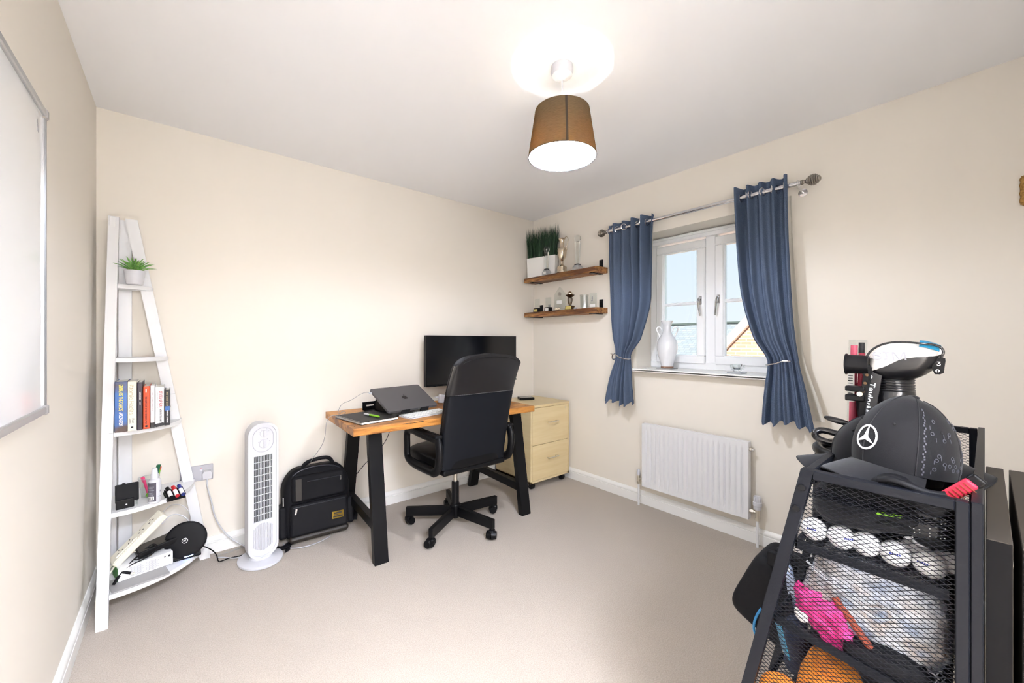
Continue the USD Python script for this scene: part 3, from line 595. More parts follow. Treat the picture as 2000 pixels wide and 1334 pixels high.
part(t, 'base', hull([(2.92 + sx * (.026 - .006 * k), -.552 + sy * (.042 - .007 * k), ZL + .036 * k) for k in (0, 1) for sx in (-1, 1) for sy in (-1, 1)]), 'bronze', smooth=False)
part(t, 'label_plate', hull([(2.8935 + .006 * k - d, -.552 + sy * (.034 - .005 * k), ZL + .006 + .026 * k) for k in (0, 1) for d in (0, .0015) for sy in (-1, 1)]), 'gold_label', smooth=False)
part(t, 'column', [tube(spl([(2.92 + .010 * math.cos(a), -.552 + .010 * math.sin(a), ZL + .036), (2.92 + .012 * math.cos(a), -.552 + .012 * math.sin(a), ZL + .055), (2.92 + .018 * math.cos(a), -.552 + .018 * math.sin(a), ZL + .095), (2.92 + .010 * math.cos(a), -.552 + .010 * math.sin(a), ZL + .108)]), .003, 8) for a in (.3, 1.35, 2.4, 3.45, 4.5, 5.55)], 'bronze')
part(t, 'dish', lathe([(0, ZL + .106), (.010, ZL + .106), (.022, ZL + .112), (.036, ZL + .124), (.040, ZL + .130), (.034, ZL + .127), (.020, ZL + .118), (0, ZL + .114)], (2.92, -.552, 0), 28), 'bronze', smooth=50)
part(t, 'ball', mv(trimesh.creation.icosphere(3, .0225), 2.92, -.552, ZL + .139), 'silver', smooth=True)
t = thing('small_figurine', 'tiny white and dark figurine right of the ball cup trophy', 'ornament', (2.90, -.628, ZL))
part(t, 'body', [sq((2.90, -.622, ZL + .010), (.008, .010, .010), .9, .9, 12, 16), sq((2.90, -.640, ZL + .008), (.007, .009, .008), .9, .9, 12, 16)], 'grey_white')
part(t, 'stripe', bx((2.8915, -.622, ZL + .011), (.003, .005, .012), .001), 'print_dark')
t = thing('glass_tumbler', 'clear cut glass tumbler on the lower shelf', 'tumbler', (2.925, -.705, ZL))
part(t, 'glass', lathe([(0, ZL), (.032, ZL), (.034, ZL + .004), (.038, ZL + .115), (.0365, ZL + .117), (.0345, ZL + .115), (.030, ZL + .014), (0, ZL + .012)], (2.925, -.705, 0), 12), 'clear_plastic', smooth=20)
part(t, 'rim', torus((2.925, -.705, ZL + .116), .0372, .0012, n=32, k=6), 'brushed')
t = thing('etched_award', 'clear glass block award with white label at right of lower shelf', 'award', (2.925, -.800, ZL))
part(t, 'glass', bx((2.925, -.800, ZL + .062), (.018, .064, .124), .002), 'clear_plastic', smooth=False)
part(t, 'label_plate', bx((2.9152, -.800, ZL + .022), (.0012, .052, .024), 0), 'label_white')
part(t, 'etching', [sq((2.9153, -.798, ZL + .082), (.0006, .006, .016), .8, .8, 8, 14), sq((2.9153, -.794, ZL + .062), (.0006, .010, .005), .8, .8, 8, 14)], 'grey_panel')

# ---------------------------------------------------------------- whiteboard on the left wall
t = thing('whiteboard', 'large white dry-wipe board with thin grey aluminium frame on left wall', 'whiteboard', (0.01, -1.70, 1.015))
y0, y1, z0, z1 = -2.45, -1.085, 1.018, 1.895
part(t, 'panel', bb((0, y0, z0), (.014, y1, z1), 0), 'whiteboard')
for nm, a, c in (('frame_bar', (0, y0, z0 - .010), (.022, y1 + .010, z0 + .012)), ('frame_bar', (0, y0, z1 - .010), (.022, y1 + .010, z1 + .010)), ('frame_bar', (0, y1 - .008, z0 - .010), (.020, y1 + .010, z1 + .010)), ('frame_bar', (0, y0 - .010, z0 - .010), (.020, y0 + .008, z1 + .010))):
    part(t, nm, bb(a, c, .003), 'aluminium')
part(t, 'corner_cap', bb((0, y1 - .012, z0 - .013), (.024, y1 + .013, z0 + .016), .004), 'grey_panel'); part(t, 'corner_cap', bb((0, y1 - .012, z1 - .016), (.024, y1 + .013, z1 + .013), .004), 'grey_panel')
part(t, 'ink_mark', [bx((.0143, -1.150 + .004 * k, 1.845 - .011 * k), (.0006, .010, .010 - .003 * (k % 2)), 0) for k in range(3)], 'board_smudge', kind='stuff')

# ---------------------------------------------------------------- corner ladder shelf
SX, SY = .0, -.0
t = thing('corner_shelf', 'white five-tier quarter-round ladder shelf standing in the corner', 'shelf unit', (.2, -.2, 0))
ZT = 1.845
legL = lambda z: -.478 + .400 * z / ZT          # y of the left leg's front face
legR = lambda z: .455 - .300 * z / ZT           # x of the right leg's outer edge
def leg_l(zb, zt, x0=.050, x1=.088, th=.026):
    return hull([(x, legL(z) + d, z) for z in (zb, zt) for x in (x0, x1) for d in (0, th)])
def leg_r(zb, zt, w=.047, y=-.062, th=.024):
    return hull([(legR(z) - d, y + e, z) for z in (zb, zt) for d in (0, w) for e in (0, th)])
part(t, 'leg', leg_l(0, .80), 'white_paint', smooth=False); part(t, 'leg', leg_l(.801, ZT), 'white_paint', smooth=False)
part(t, 'leg', leg_r(0, .938), 'white_paint', smooth=False); part(t, 'leg', leg_r(.939, ZT), 'white_paint', smooth=False)
part(t, 'post', bb((.082, -.040, 0), (.132, -.018, ZT - .005), .001), 'white_paint', smooth=False)
part(t, 'post', bb((.056, -.090, 0), (.078, -.030, ZT - .005), .001), 'white_paint', smooth=False)
SH = ((.122, .455), (.452, .390), (.800, .332), (1.140, .272), (1.503, .215))
def shelf_r(z, R):
    a = np.linspace(0, math.pi / 2, 28); rx = legR(z) + .004; ry = -legL(z) - .012
    pts = [(.052, -.030)] + [(.052 + (rx - .052) * math.cos(q) ** .92, -.030 - (ry - .030) * math.sin(q) ** .92) for q in a]
    return mv(ext(Polygon(pts).buffer(-.001).buffer(.001), .020), 0, 0, z - .020)
for z, R in SH: part(t, 'shelf_board', shelf_r(z, R), 'white_paint', smooth=30)
for z in (.905, .872):
    b = part(t, 'screw', [cyl((legR(z) - .034, -.062, z), (legR(z) - .034, -.0645, z), .0062, n=18)], 'brushed', label='steel screw head')
part(t, 'joint_bolt', [cyl((.064, legL(1.80), 1.80), (.064, legL(1.80) - .0015, 1.80), .004, n=12)], 'brushed')

# things on it: succulent (5th), books (3rd), desk clutter (4th), router shelf (bottom)
t = thing('succulent', 'small spiky green succulent in a white pot on top tier', 'potted plant', (.150, -.150, 1.503))
part(t, 'pot', lathe([(0, 1.503), (.030, 1.503), (.032, 1.506), (.040, 1.568), (.041, 1.572), (.038, 1.572), (.036, 1.560), (0, 1.556)], (.150, -.150, 0), 36), 'white_plastic', label='white pot')
lv = []; r2 = np.random.default_rng(11)
for i in range(26):
    a = i * 2.4; e = .25 + .95 * (i / 26); ln = .085 + .012 * r2.random() - .02 * (i / 26)
    d = np.array([math.cos(a) * math.cos(e), math.sin(a) * math.cos(e), math.sin(e)])
    p0 = np.array([.150, -.150, 1.560]); s = np.cross(d, [0, 0, 1.]); s /= np.linalg.norm(s)
    pts = [p0 + d * ln * k + np.array([0, 0, .014]) * math.sin(k * 2.6) for k in (0, .3, .6, .85, 1)]; wd = (.005, .0068, .005, .0028, .0004)
    up = np.cross(s, d)
    V = [q for p, w_ in zip(pts, wd) for q in (p - s * w_ + up * w_ * .4, p + s * w_ + up * w_ * .4, p - up * w_ * .5)]
    F = []
    for k in range(4):
        for x, y in ((0, 1), (1, 2), (2, 0)): F += [[k * 3 + x, k * 3 + y, k * 3 + 3 + y], [k * 3 + x, k * 3 + 3 + y, k * 3 + 3 + x]]
    l_ = trimesh.Trimesh(V, F, process=False); part(t, 'leaf', l_, 'leaf', smooth=60)
part(t, 'soil', cyl((.150, -.150, 1.556), (.150, -.150, 1.561), .036, n=24), 'brown')
def book(x0, x1, y, z, h, dep, cover, spine, label, words, lean=0):
    """x0..x1 thickness, y spine front; words: (text, letter height, material, z centre share, across share, length share, bold)"""
    cx = (x0 + x1) / 2; w = x1 - x0
    t = thing('book', label, 'book', (cx, y + dep / 2, z), 'books on the ladder shelf')
    tf = lambda q: R_(q, 'y', lean, (cx, y, z)) if lean else q
    part(t, 'cover', [tf(bb((x0, y, z), (x0 + .0022, y + dep, z + h), .0004)), tf(bb((x1 - .0022, y, z), (x1, y + dep, z + h), .0004)), tf(rbox((cx, y + .002, z + h / 2), (w, .0055, h), .0022, 1))], cover, smooth=30)
    part(t, 'pages', tf(bb((x0 + .002, y + .003, z + .003), (x1 - .002, y + dep - .003, z + h - .003), .0003)), 'paper')
    for tx in words:
        s_, lh, mt, zc, ac, ln, bd = tx
        q = text(s_, lh, (0, 0, 0), (0, 0, -1), (1, 0, 0), .0005, bd, True, ln * h)
        part(t, 'lettering', tf(mv(q, x0 + w * ac, y - .0012, z + h * zc)), mt, smooth=False)
    return t, tf
ZB = .800
b, tf = book(.092, .134, -.296, ZB, .234, .165, 'book_photo', None, 'thick hardback with blue sky and brown rubble photo on its spine', [('EMBRACE THE CHAOS', .0135, 'text_yellow', .68, .5, .52, True), ('JASON FOX', .0125, 'white_print', .26, .5, .27, True)])
b, tf = book(.136, .166, -.300, ZB, .232, .155, 'book_cream', None, 'cream paperback with thin gold title letters, second from the left', [('Atomic Habits', .0145, 'text_gold', .64, .42, .60, False), ('James', .0070, 'print_dark', .21, .28, .10, False), ('Clear', .0070, 'print_dark', .21, .62, .10, False)])
part(b, 'publisher_mark', tf(bx((.151, -.3012, ZB + .018), (.008, .0006, .007), 0)), 'print_dark')
b, tf = book(.168, .186, -.296, ZB, .226, .16, 'book_plum', None, 'dark plum hardback with white spine print, third from the left', [('SURROUNDED', .0042, 'white_print', .72, .55, .16, True), ('ENERGY', .0030, 'white_print', .56, .55, .06, True)])
b, tf = book(.188, .211, -.283, ZB, .205, .15, 'book_orange', None, 'bright orange paperback with black title, fourth from the left', [('THE SUBTLE ART OF NOT GIVING A F*CK', .0066, 'print_dark', .44, .45, .64, True), ('BOOK', .0048, 'white_print', .90, .45, .09, True)])
part(b, 'publisher_mark', tf(cyl((.1995, -.2842, ZB + .014), (.1995, -.2848, ZB + .014), .005, n=16)), 'print_dark')
b, tf = book(.213, .228, -.268, ZB, .206, .15, 'book_white', None, 'slim white paperback with black foot, fifth from the left', [('THE CHIMP PARADOX', .0045, 'print_grey', .62, .5, .45, False)])
part(b, 'foot_band', tf(bb((.2129, -.2689, ZB), (.2281, -.262, ZB + .026), .0004)), 'book_black')
b, tf = book(.230, .262, -.250, ZB, .196, .15, 'book_white', None, 'white paperback with red capitals and slanted black foot', [('STATES OF PLAY', .0105, 'text_red', .68, .62, .42, True), ('MIGUEL DELANEY', .0070, 'print_dark', .27, .62, .33, True), ('HOW SPORTSWASHING TOOK OVER FOOTBALL', .0030, 'print_grey', .66, .24, .42, False)])
part(b, 'foot_band', tf(mv(R_(bx((0, 0, 0), (.0324, .0012, .016), 0), 'y', -10), .246, -.2511, ZB + .009)), 'book_black')
b, tf = book(.265, .284, -.238, ZB, .178, .13, 'book_black', None, 'small black paperback with blue flash and gold print, far right', [('NO EASY DAY', .0062, 'text_gold', .74, .45, .40, True), ('MARK OWEN', .0050, 'white_print', .25, .5, .34, True)])
part(b, 'blue_flash', tf(bx((.2745, -.2387, ZB + .085), (.0188, .0012, .022), .0004)), 'book_blue')

Z4 = .452
t = thing('card_wallet', 'dark leather wallet box with silver stud propped on fourth tier', 'wallet', (.132, -.318, Z4))
W_ = lambda q: R_(q, 'z', 8, (.132, -.318, 0))
part(t, 'body', W_(R_(rbox((.136, -.315, Z4 + .066), (.080, .016, .082), .004), 'x', -8, (.132, -.315, Z4))), 'black_matt', label='dark wallet body')
part(t, 'lower_flap', W_(rbox((.128, -.324, Z4 + .021), (.062, .010, .042), .003)), 'black_plastic')
part(t, 'stud', W_(cyl((.132, -.329, Z4 + .018), (.132, -.331, Z4 + .018), .0032, n=12)), 'white_print')
part(t, 'top_tab', W_(rbox((.125, -.308, Z4 + .110), (.012, .004, .006), .001)), 'black_plastic')
part(t, 'clear_stand', [W_(bb((.165, -.330, Z4), (.172, -.300, Z4 + .024), .001)), W_(bb((.105, -.300, Z4), (.172, -.2975, Z4 + .03), .0008))], 'clear_plastic')
t = thing('pen_pot', 'clear plastic pen pot behind the spray bottle on fourth tier', 'pen pot', (.205, -.215, Z4))
part(t, 'cup', lathe([(0, Z4), (.028, Z4), (.0285, Z4 + .003), (.041, Z4 + .098), (.0395, Z4 + .098), (.0275, Z4 + .005), (0, Z4 + .004)], (.205, -.215, 0), 28), 'clear_plastic', smooth=40)
part(t, 'rim', torus((.205, -.215, Z4 + .098), .0402, .0011, n=32, k=6), 'grey_white')
def pen(label, name, m1, m2, p, top, r, capl):
    p, top = np.array(p, float), np.array(top, float); d = (top - p) / np.linalg.norm(top - p); c0 = top - d * capl
    t = thing(name, label, 'pen', p, 'pens in the clear pot')
    part(t, 'barrel', cyl(p, c0, r * .9, n=14), m1)
    c = part(t, 'cap', cat_(cyl(c0, top - d * .003, r, n=14), cyl(top - d * .003, top, r, r * .8, 14)), m2)
    s = np.cross(d, [0, 1., 0]); s /= np.linalg.norm(s); part(c, 'clip', tube([c0 + s * (r + .0015) + d * .004, top - d * .002 + s * (r + .0018), top - d * .001 + s * r * .5], .0014, 6), m2)
pen('pink highlighter leaning left inside the clear pen pot', 'highlighter', 'pink_plastic', 'pink_plastic', (.205, -.214, Z4 + .006), (.184, -.228, Z4 + .107), .006, .03)
pen('dark green marker pen standing in the clear pot', 'marker_pen', 'dark_green', 'dark_green', (.214, -.216, Z4 + .006), (.244, -.226, Z4 + .155), .007, .045)
pen('bright green pen with orange end in the clear pot', 'felt_pen', 'lime', 'orange_red', (.220, -.206, Z4 + .006), (.248, -.214, Z4 + .142), .0055, .016)
pen('yellow-green highlighter lying low inside the clear pot', 'highlighter', 'lime', 'lime', (.196, -.222, Z4 + .006), (.219, -.205, Z4 + .060), .0055, .02)
t = thing('spray_bottle', 'white whiteboard-cleaner spray bottle with purple-grey label on fourth tier', 'spray bottle', (.238, -.312, Z4))
bxx, byy = .230, -.318
part(t, 'bottle', lathe([(0, Z4), (.0225, Z4), (.0245, Z4 + .003), (.0245, Z4 + .100), (.0215, Z4 + .109), (.0135, Z4 + .114), (.0135, Z4 + .118), (0, Z4 + .118)], (bxx, byy, 0), 36), 'white_plastic', smooth=40)
part(t, 'cap', lathe([(0, Z4 + .117), (.0145, Z4 + .117), (.0150, Z4 + .132), (.0120, Z4 + .138), (.0105, Z4 + .158), (.0085, Z4 + .162), (0, Z4 + .163)], (bxx, byy, 0), 28), 'white_plastic', smooth=40)
lab = lambda a0, a1, z0_, z1_, r=.0248: surf(lambda u, v: (bxx + r * math.cos(math.radians(a0 + (a1 - a0) * u)), byy + r * math.sin(math.radians(a0 + (a1 - a0) * u)), Z4 + z0_ + (z1_ - z0_) * v), 14, 2, .0004)
l_ = part(t, 'label_wrap', lab(195, 285, .010, .098), 'label_purple_grey', label='purple-grey back label')
part(l_, 'small_print', [lab(205, 262 + 8 * math.sin(k * 2.1), .040 + k * .0055, .0415 + k * .0055, .02505) for k in range(9)], 'print_grey', kind='stuff')
part(l_, 'barcode_field', lab(203, 268, .018, .034, .02505), 'label_white')
part(l_, 'barcode', [lab(208 + k * 5.6, 208 + k * 5.6 + (1.5 + (k * 7 % 3)), .020, .032, .0253) for k in range(10)], 'print_dark', kind='stuff')
part(l_, 'bottom_code', [lab(203 + k * 9, 209 + k * 9, .0125, .0155, .02505) for k in range(7)], 'label_white', kind='stuff')
part(t, 'red_print', [lab(300, 335, .030, .032), lab(318, 338, .050, .058)], 'print_grey', kind='stuff')
t = thing('marker_tray', 'black moulded tray holding three short whiteboard markers on fourth tier', 'tray', (.295, -.262, Z4))
tr = lambda q: R_(R_(q, 'x', 26, (.300, -.262, Z4)), 'z', 16, (.300, -.262, Z4))
part(t, 'tray', [tr(hull([(.300 + sx * (.037 - .004 * k), -.268 + sy * (.034 - .003 * k), Z4 + .002 + .016 * k) for k in (0, 1) for sx in (-1, 1) for sy in (-1, 1)]))] + [tr(rbox((.300 + dx, -.268, Z4 + .020), (.005, .060, .010), .002)) for dx in (-.034, -.012, .012, .034)], 'black_plastic', smooth=30)
for k, (nm, c1) in enumerate((('black', 'black_plastic'), ('red', 'red'), ('blue', 'blue_pen'))):
    dx = -.023 + .023 * k; q0 = Z4 + .028
    mk = thing('whiteboard_marker', f'short {nm} whiteboard marker with white band lying in the black tray', 'marker', (.300 + dx, -.262, q0), 'markers in the tray')
    part(mk, 'barrel', tr(cyl((.300 + dx, -.300, q0), (.300 + dx, -.262, q0), .0082, n=18)), 'label_white')
    part(mk, 'cap', tr(cyl((.300 + dx, -.262, q0), (.300 + dx, -.232, q0), .0092, .0080, 18)), c1)
    part(mk, 'end_plug', tr(cyl((.300 + dx, -.306, q0), (.300 + dx, -.300, q0), .0084, n=18)), c1)

Z5 = .122
t = thing('router', 'round black upright broadband hub with blue light on bottom tier', 'router', (.345, -.268, Z5))
rc = np.array([.347, -.262, Z5 + .092]); rn = np.array([-.18, -.955, .22]); rn /= np.linalg.norm(rn); ru = np.cross(rn, np.cross([0, 0, 1.], rn)); ru /= np.linalg.norm(ru); rr_ = np.cross(ru, rn)
disc = lathe([(0, -.013), (.088, -.013), (.098, -.006), (.103, 0), (.1035, .005), (.101, .010), (.090, .0145), (.05, .0165), (0, .017)], (0, 0, 0), 64); disc.apply_scale([.82, .82, 1])
part(t, 'body', frame_(disc, rc, rr_, ru), 'black_matt', smooth=40)
part(t, 'rim', frame_(torus((0, 0, .004), .0850, .0020, n=64, k=8), rc, rr_, ru), 'black_plastic')
part(t, 'logo_ring', frame_(torus((-.002, -.002, .0172), .0115, .0011, n=32, k=6), rc, rr_, ru), 'white_print')
part(t, 'logo', text('BT', .0075, rc + rn * .0168 + rr_ * -.002 + ru * -.002, rr_, ru, .0008, True, True), 'white_print', smooth=False)
part(t, 'foot', [rbox((.352, -.255, Z5 + .005), (.11, .05, .010), .003)], 'black_plastic')
part(t, 'status_light', frame_(surf(lambda u, v: ((.0785 + .0040 * v) * math.sin(math.radians(-2 + 26 * u)), -(.0785 + .0040 * v) * math.cos(math.radians(-6 + 24 * u)), .0132 - .004 * v), 14, 2, .001), rc, rr_, ru), 'blue_led', label='glowing blue status light')
t = thing('white_box', 'printed white cardboard box with green end on the bottom tier', 'box', (.185, -.300, Z5 + .012))
B_ = lambda q: R_(q, 'z', 14, (.185, -.300, 0))
part(t, 'carton', B_(bb((.098, -.330, Z5 + .008), (.292, -.225, Z5 + .068), .001)), 'card_white', smooth=False)
part(t, 'green_end', B_(bb((.0965, -.329, Z5 + .009), (.0982, -.226, Z5 + .067), 0)), 'green')
part(t, 'small_print', [B_(bx((.162 + .055 * (k // 9) - (0 if k % 3 else .004), -.3304, Z5 + .055 - .0048 * (k % 9)), (.046 - .008 * (k % 2), .0006, .0016), 0)) for k in range(18)], 'print_grey', kind='stuff')
part(t, 'symbol', [B_(bx((.262, -.3304, Z5 + .052), (.006, .0006, .004), 0)), B_(bx((.278, -.3304, Z5 + .051), (.009, .0006, .009), 0))], 'print_dark', kind='stuff')
solo('grey_tablet', R_(rplate((.180, -.352, Z5 + .0038), (.195, .135, .0072), .008, 'z', b=.001), 'z', 12, (.185, -.36, 0)), 'grey_panel', 'thin flat grey tablet lying under the white box on bottom tier', 'tablet')
t = thing('media_box', 'flat black media box lying on the white carton behind the router', 'box', (.24, -.235, Z5 + .07))
K_ = lambda q: R_(R_(q, 'y', -9, (.2, -.235, Z5 + .07)), 'z', 14, (.24, -.235, 0))
part(t, 'case', K_(rbox((.235, -.235, Z5 + .088), (.15, .10, .026), .004)), 'black_plastic'); part(t, 'gloss_top', K_(bb((.168, -.280, Z5 + .1008), (.302, -.190, Z5 + .102), .0004)), 'shiny_black')
t = thing('extension_block', 'cream multi-way extension block leaning on the carton, bottom tier', 'extension lead', (.15, -.28, Z5 + .07))
E_ = lambda q: frame_(q, (.105, -.295, Z5 + .074), np.array([.62, .10, .58]) / np.linalg.norm([.62, .10, .58]), np.array([-.42, .78, .32]) / np.linalg.norm([-.42, .78, .32]))
u_ = np.array([.62, .10, .62]); u_ /= np.linalg.norm(u_); v_ = np.array([-.30, .85, .15]); v_ -= u_ * (v_ @ u_); v_ /= np.linalg.norm(v_)
E_ = lambda q: frame_(q, (.098, -.318, Z5 + .066), u_, v_)
part(t, 'case', E_(rbox((.125, .032, .004), (.25, .064, .030), .006)), 'cream_plastic')
part(t, 'lid_ridge', [E_(rbox((.075, .020, .021), (.10, .008, .006), .002)), E_(rbox((.125, .008, .020), (.23, .006, .004), .0018))], 'cream_plastic')
part(t, 'socket_hole', [E_(bx((.05 + .05 * i + dx, .040 + dy, .0192), (.0055, .004, .001), 0)) for i in range(4) for dx, dy in ((0, .010), (-.010, -.006), (.010, -.006))], 'dark_slot', kind='stuff')
def cable(name, label, pts, r, m, k=10, group=None):
    return solo(name, tube(spl(pts, k), r, 7), m, label, 'cable', group, smooth=60)
cable('white_cable', 'pale cable drooping from cream extension block behind the left leg', [(.100, -.300, .205), (.085, -.305, .175), (.062, -.325, .145), (.046, -.36, .115), (.043, -.39, .06), (.040, -.36, .010)], .0035, 'cream_plastic')
cable('white_cable', 'second pale cable looping left from the cream extension block', [(.160, -.262, .215), (.118, -.255, .222), (.082, -.275, .185), (.058, -.315, .130), (.046, -.335, .05), (.044, -.30, .010)], .0032, 'cream_plastic')
cable('white_cable', 'white cables arching from extension block to the back of the router', [(.255, -.275, .325), (.285, -.215, .335), (.315, -.18, .322), (.345, -.185, .300), (.355, -.225, .27)], .0028, 'white_plastic')
cable('white_cable', 'thin white cable rising high behind the router', [(.245, -.25, .315), (.255, -.20, .352), (.29, -.15, .368), (.33, -.13, .350), (.36, -.16, .315), (.362, -.225, .28)], .0016, 'white_plastic')
t = thing('usb_cable', 'coiled black lead with two plug ends on the white carton', 'cable', (.2, -.33, .19))
part(t, 'lead', [tube(spl([(.118, -.343, .170), (.150, -.338, .188), (.195, -.325, .198), (.235, -.300, .216), (.228, -.275, .228), (.190, -.285, .212), (.160, -.310, .199), (.200, -.318, .202), (.238, -.296, .222), (.225, -.27, .234), (.185, -.278, .215), (.145, -.318, .190), (.112, -.352, .160)], 10), .0026, 7)], 'black_plastic', smooth=60)
part(t, 'plug', [tube([(.118, -.343, .170), (.150, -.352, .158)], .0055, 8)], 'black_plastic'); part(t, 'plug', [tube([(.112, -.352, .160), (.094, -.366, .132)], .0060, 8)], 'black_plastic')
part(t, 'usb_tip', bx((.158, -.3545, .155), (.013, .010, .005), .0005), 'cream_plastic', label='metal plug tip')

# ---------------------------------------------------------------- wall socket, plug, cables, fan
t = thing('wall_socket', 'white double wall socket beside the ladder shelf leg', 'socket', (.40, 0, .475))
part(t, 'plate', rplate((.3965, -.005, .472), (.147, .010, .087), .004, 'y', b=.002), 'grey_white')
for xs in (.360, .414): part(t, 'switch', rplate((xs, -.0112, .492), (.011, .005, .018), .001, 'y'), 'white_plastic')
part(t, 'indicator', [bx((xs, -.0142, .497), (.007, .001, .0025), 0) for xs in (.360, .414)], 'red', kind='stuff')
part(t, 'pin_slot', [bx((.335 + dx, -.0103, .462 + dz), sx, 0) for dx, dz, sx in ((0, .010, (.004, .001, .008)), (-.011, -.010, (.0065, .001, .004)), (.011, -.010, (.0065, .001, .004)))], 'dark_slot', kind='stuff')
t = thing('mains_plug', 'white three-pin mains plug in the right socket outlet', 'plug', (.442, -.012, .463))
part(t, 'body', [hull([(.442 + sx * w, y, z) for y, ws in ((-.010, ((.025, .438), (.025, .470), (.018, .487))), (-.036, ((.020, .440), (.022, .470), (.015, .482)))) for w, z in ws for sx in (-1, 1)])], 'white_plastic', smooth=30)
part(t, 'strain_relief', cyl((.442, -.024, .440), (.442, -.024, .424), .0055, .004, 14), 'white_plastic')
part(t, 'cord', tube(spl([(.442, -.024, .428), (.445, -.03, .38), (.460, -.05, .31), (.472, -.06, .24), (.500, -.06, .16), (.545, -.06, .085), (.585, -.075, .045), (.625, -.12, .020), (.640, -.20, .012)], 10), .0034, 8), 'white_plastic', smooth=60)
cable('floor_cable', 'black power lead running from router to behind the tower fan', [(.405, -.225, .150), (.455, -.235, .110), (.478, -.20, .050), (.490, -.17, .012), (.530, -.15, .006), (.58, -.16, .006), (.66, -.12, .006), (.74, -.07, .006)], .0028, 'black_plastic')
cable('floor_cable', 'white cable lying on carpet between shelf leg and fan', [(.480, -.10, .006), (.520, -.13, .006), (.56, -.17, .006), (.60, -.18, .006), (.66, -.17, .006)], .0030, 'white_plastic')
cable('floor_cable', 'thin grey cable along the skirting from shelf leg to fan', [(.475, -.06, .005), (.53, -.07, .005), (.60, -.055, .005), (.68, -.05, .005), (.76, -.05, .005)], .0022, 'grey_panel')

FX, FY = .668, -.270
t = thing('tower_fan', 'white tower fan with two dials standing by the wall', 'fan', (FX, FY, 0), rz=11)
base = lathe([(0, 0), (.100, 0), (.106, .004), (.107, .014), (.100, .020), (.06, .024), (0, .025)], (0, 0, 0), 56); base.apply_scale([1.0, 1.18, 1])
part(t, 'base', base, 'white_plastic', local=True)
part(t, 'swivel', lathe([(0, .022), (.058, .022), (.055, .036), (0, .036)], (0, 0, 0), 40), 'white_plastic', local=True)
def stad(w, z0, z1, r=None):
    h = z1 - z0; r = r or w / 2; return sbox(-w / 2 + r, z0 + r, w / 2 - r, z1 - r).buffer(r, 12) if h > 2 * r else Point(0, (z0 + z1) / 2).buffer(w / 2)
def yplate(poly, y0, th): return frame_(ext(poly, th), (0, y0, 0), (1, 0, 0), (0, 0, 1))   # extrudes towards -y from y0
gr_hole = sbox(-.046, .232, .046, .590)
part(t, 'housing', [hull([(x * k, y, z) for (x, z) in np.array(stad(.146, .030, .768, .062).exterior.coords) for y, k in ((-.030, 1.0), (.020, .97), (.048, .72), (.056, .40))])], 'white_plastic', local=True, smooth=40)
part(t, 'front_bezel', [yplate(stad(.150, .028, .770, .066).difference(stad(.128, .040, .758, .058)), -.030, .018), yplate(stad(.128, .040, .758, .058).difference(gr_hole), -.030, .010)], 'white_plastic', local=True, smooth=30)
part(t, 'dark_interior', bb((-.048, -.0315, .230), (.048, -.0305, .592), 0), 'dark_slot', local=True)
gb = [bb((x - .0010, -.0405, .230), (x + .0013, -.0330, .592), .0004) for x in np.linspace(-.046, .046, 13)] + [bb((-.047, -.0412, z - .0016), (.047, -.0340, z + .0016), .0004) for z in np.linspace(.266, .556, 9)]
part(t, 'grille', gb, 'white_plastic', local=True, kind='stuff', label='white grille of fine slats')
part(t, 'lower_rib', [rbox((x, -.0420, .145), (.0036, .009, .150 - 24 * x * x), .0016, 1) for x in np.linspace(-.045, .045, 13)], 'white_plastic', local=True, kind='stuff')
part(t, 'control_panel', yplate(stad(.104, .610, .745, .050).difference(stad(.098, .613, .742, .047)), -.040, .0018), 'grey_white', local=True)
for z, r in ((.712, .021), (.655, .025)):
    d = part(t, 'dial', [frame_(lathe([(0, 0), (r, 0), (r, .003), (r * .93, .005), (0, .005)], (0, 0, 0), 32), (0.004, -.040, z), (1, 0, 0), (0, 0, 1)), rbox((.004, -.050, z), (.010, .014, r * 1.7), .003)], 'white_plastic', local=True)
    part(d, 'dial_marks', [bx((.004 + (r + .005) * math.cos(a), -.0404, z + (r + .005) * math.sin(a)), (.0026, .0006, .0026), 0) for a in np.linspace(.4, 2.74, 5)], 'print_grey', local=True, kind='stuff')

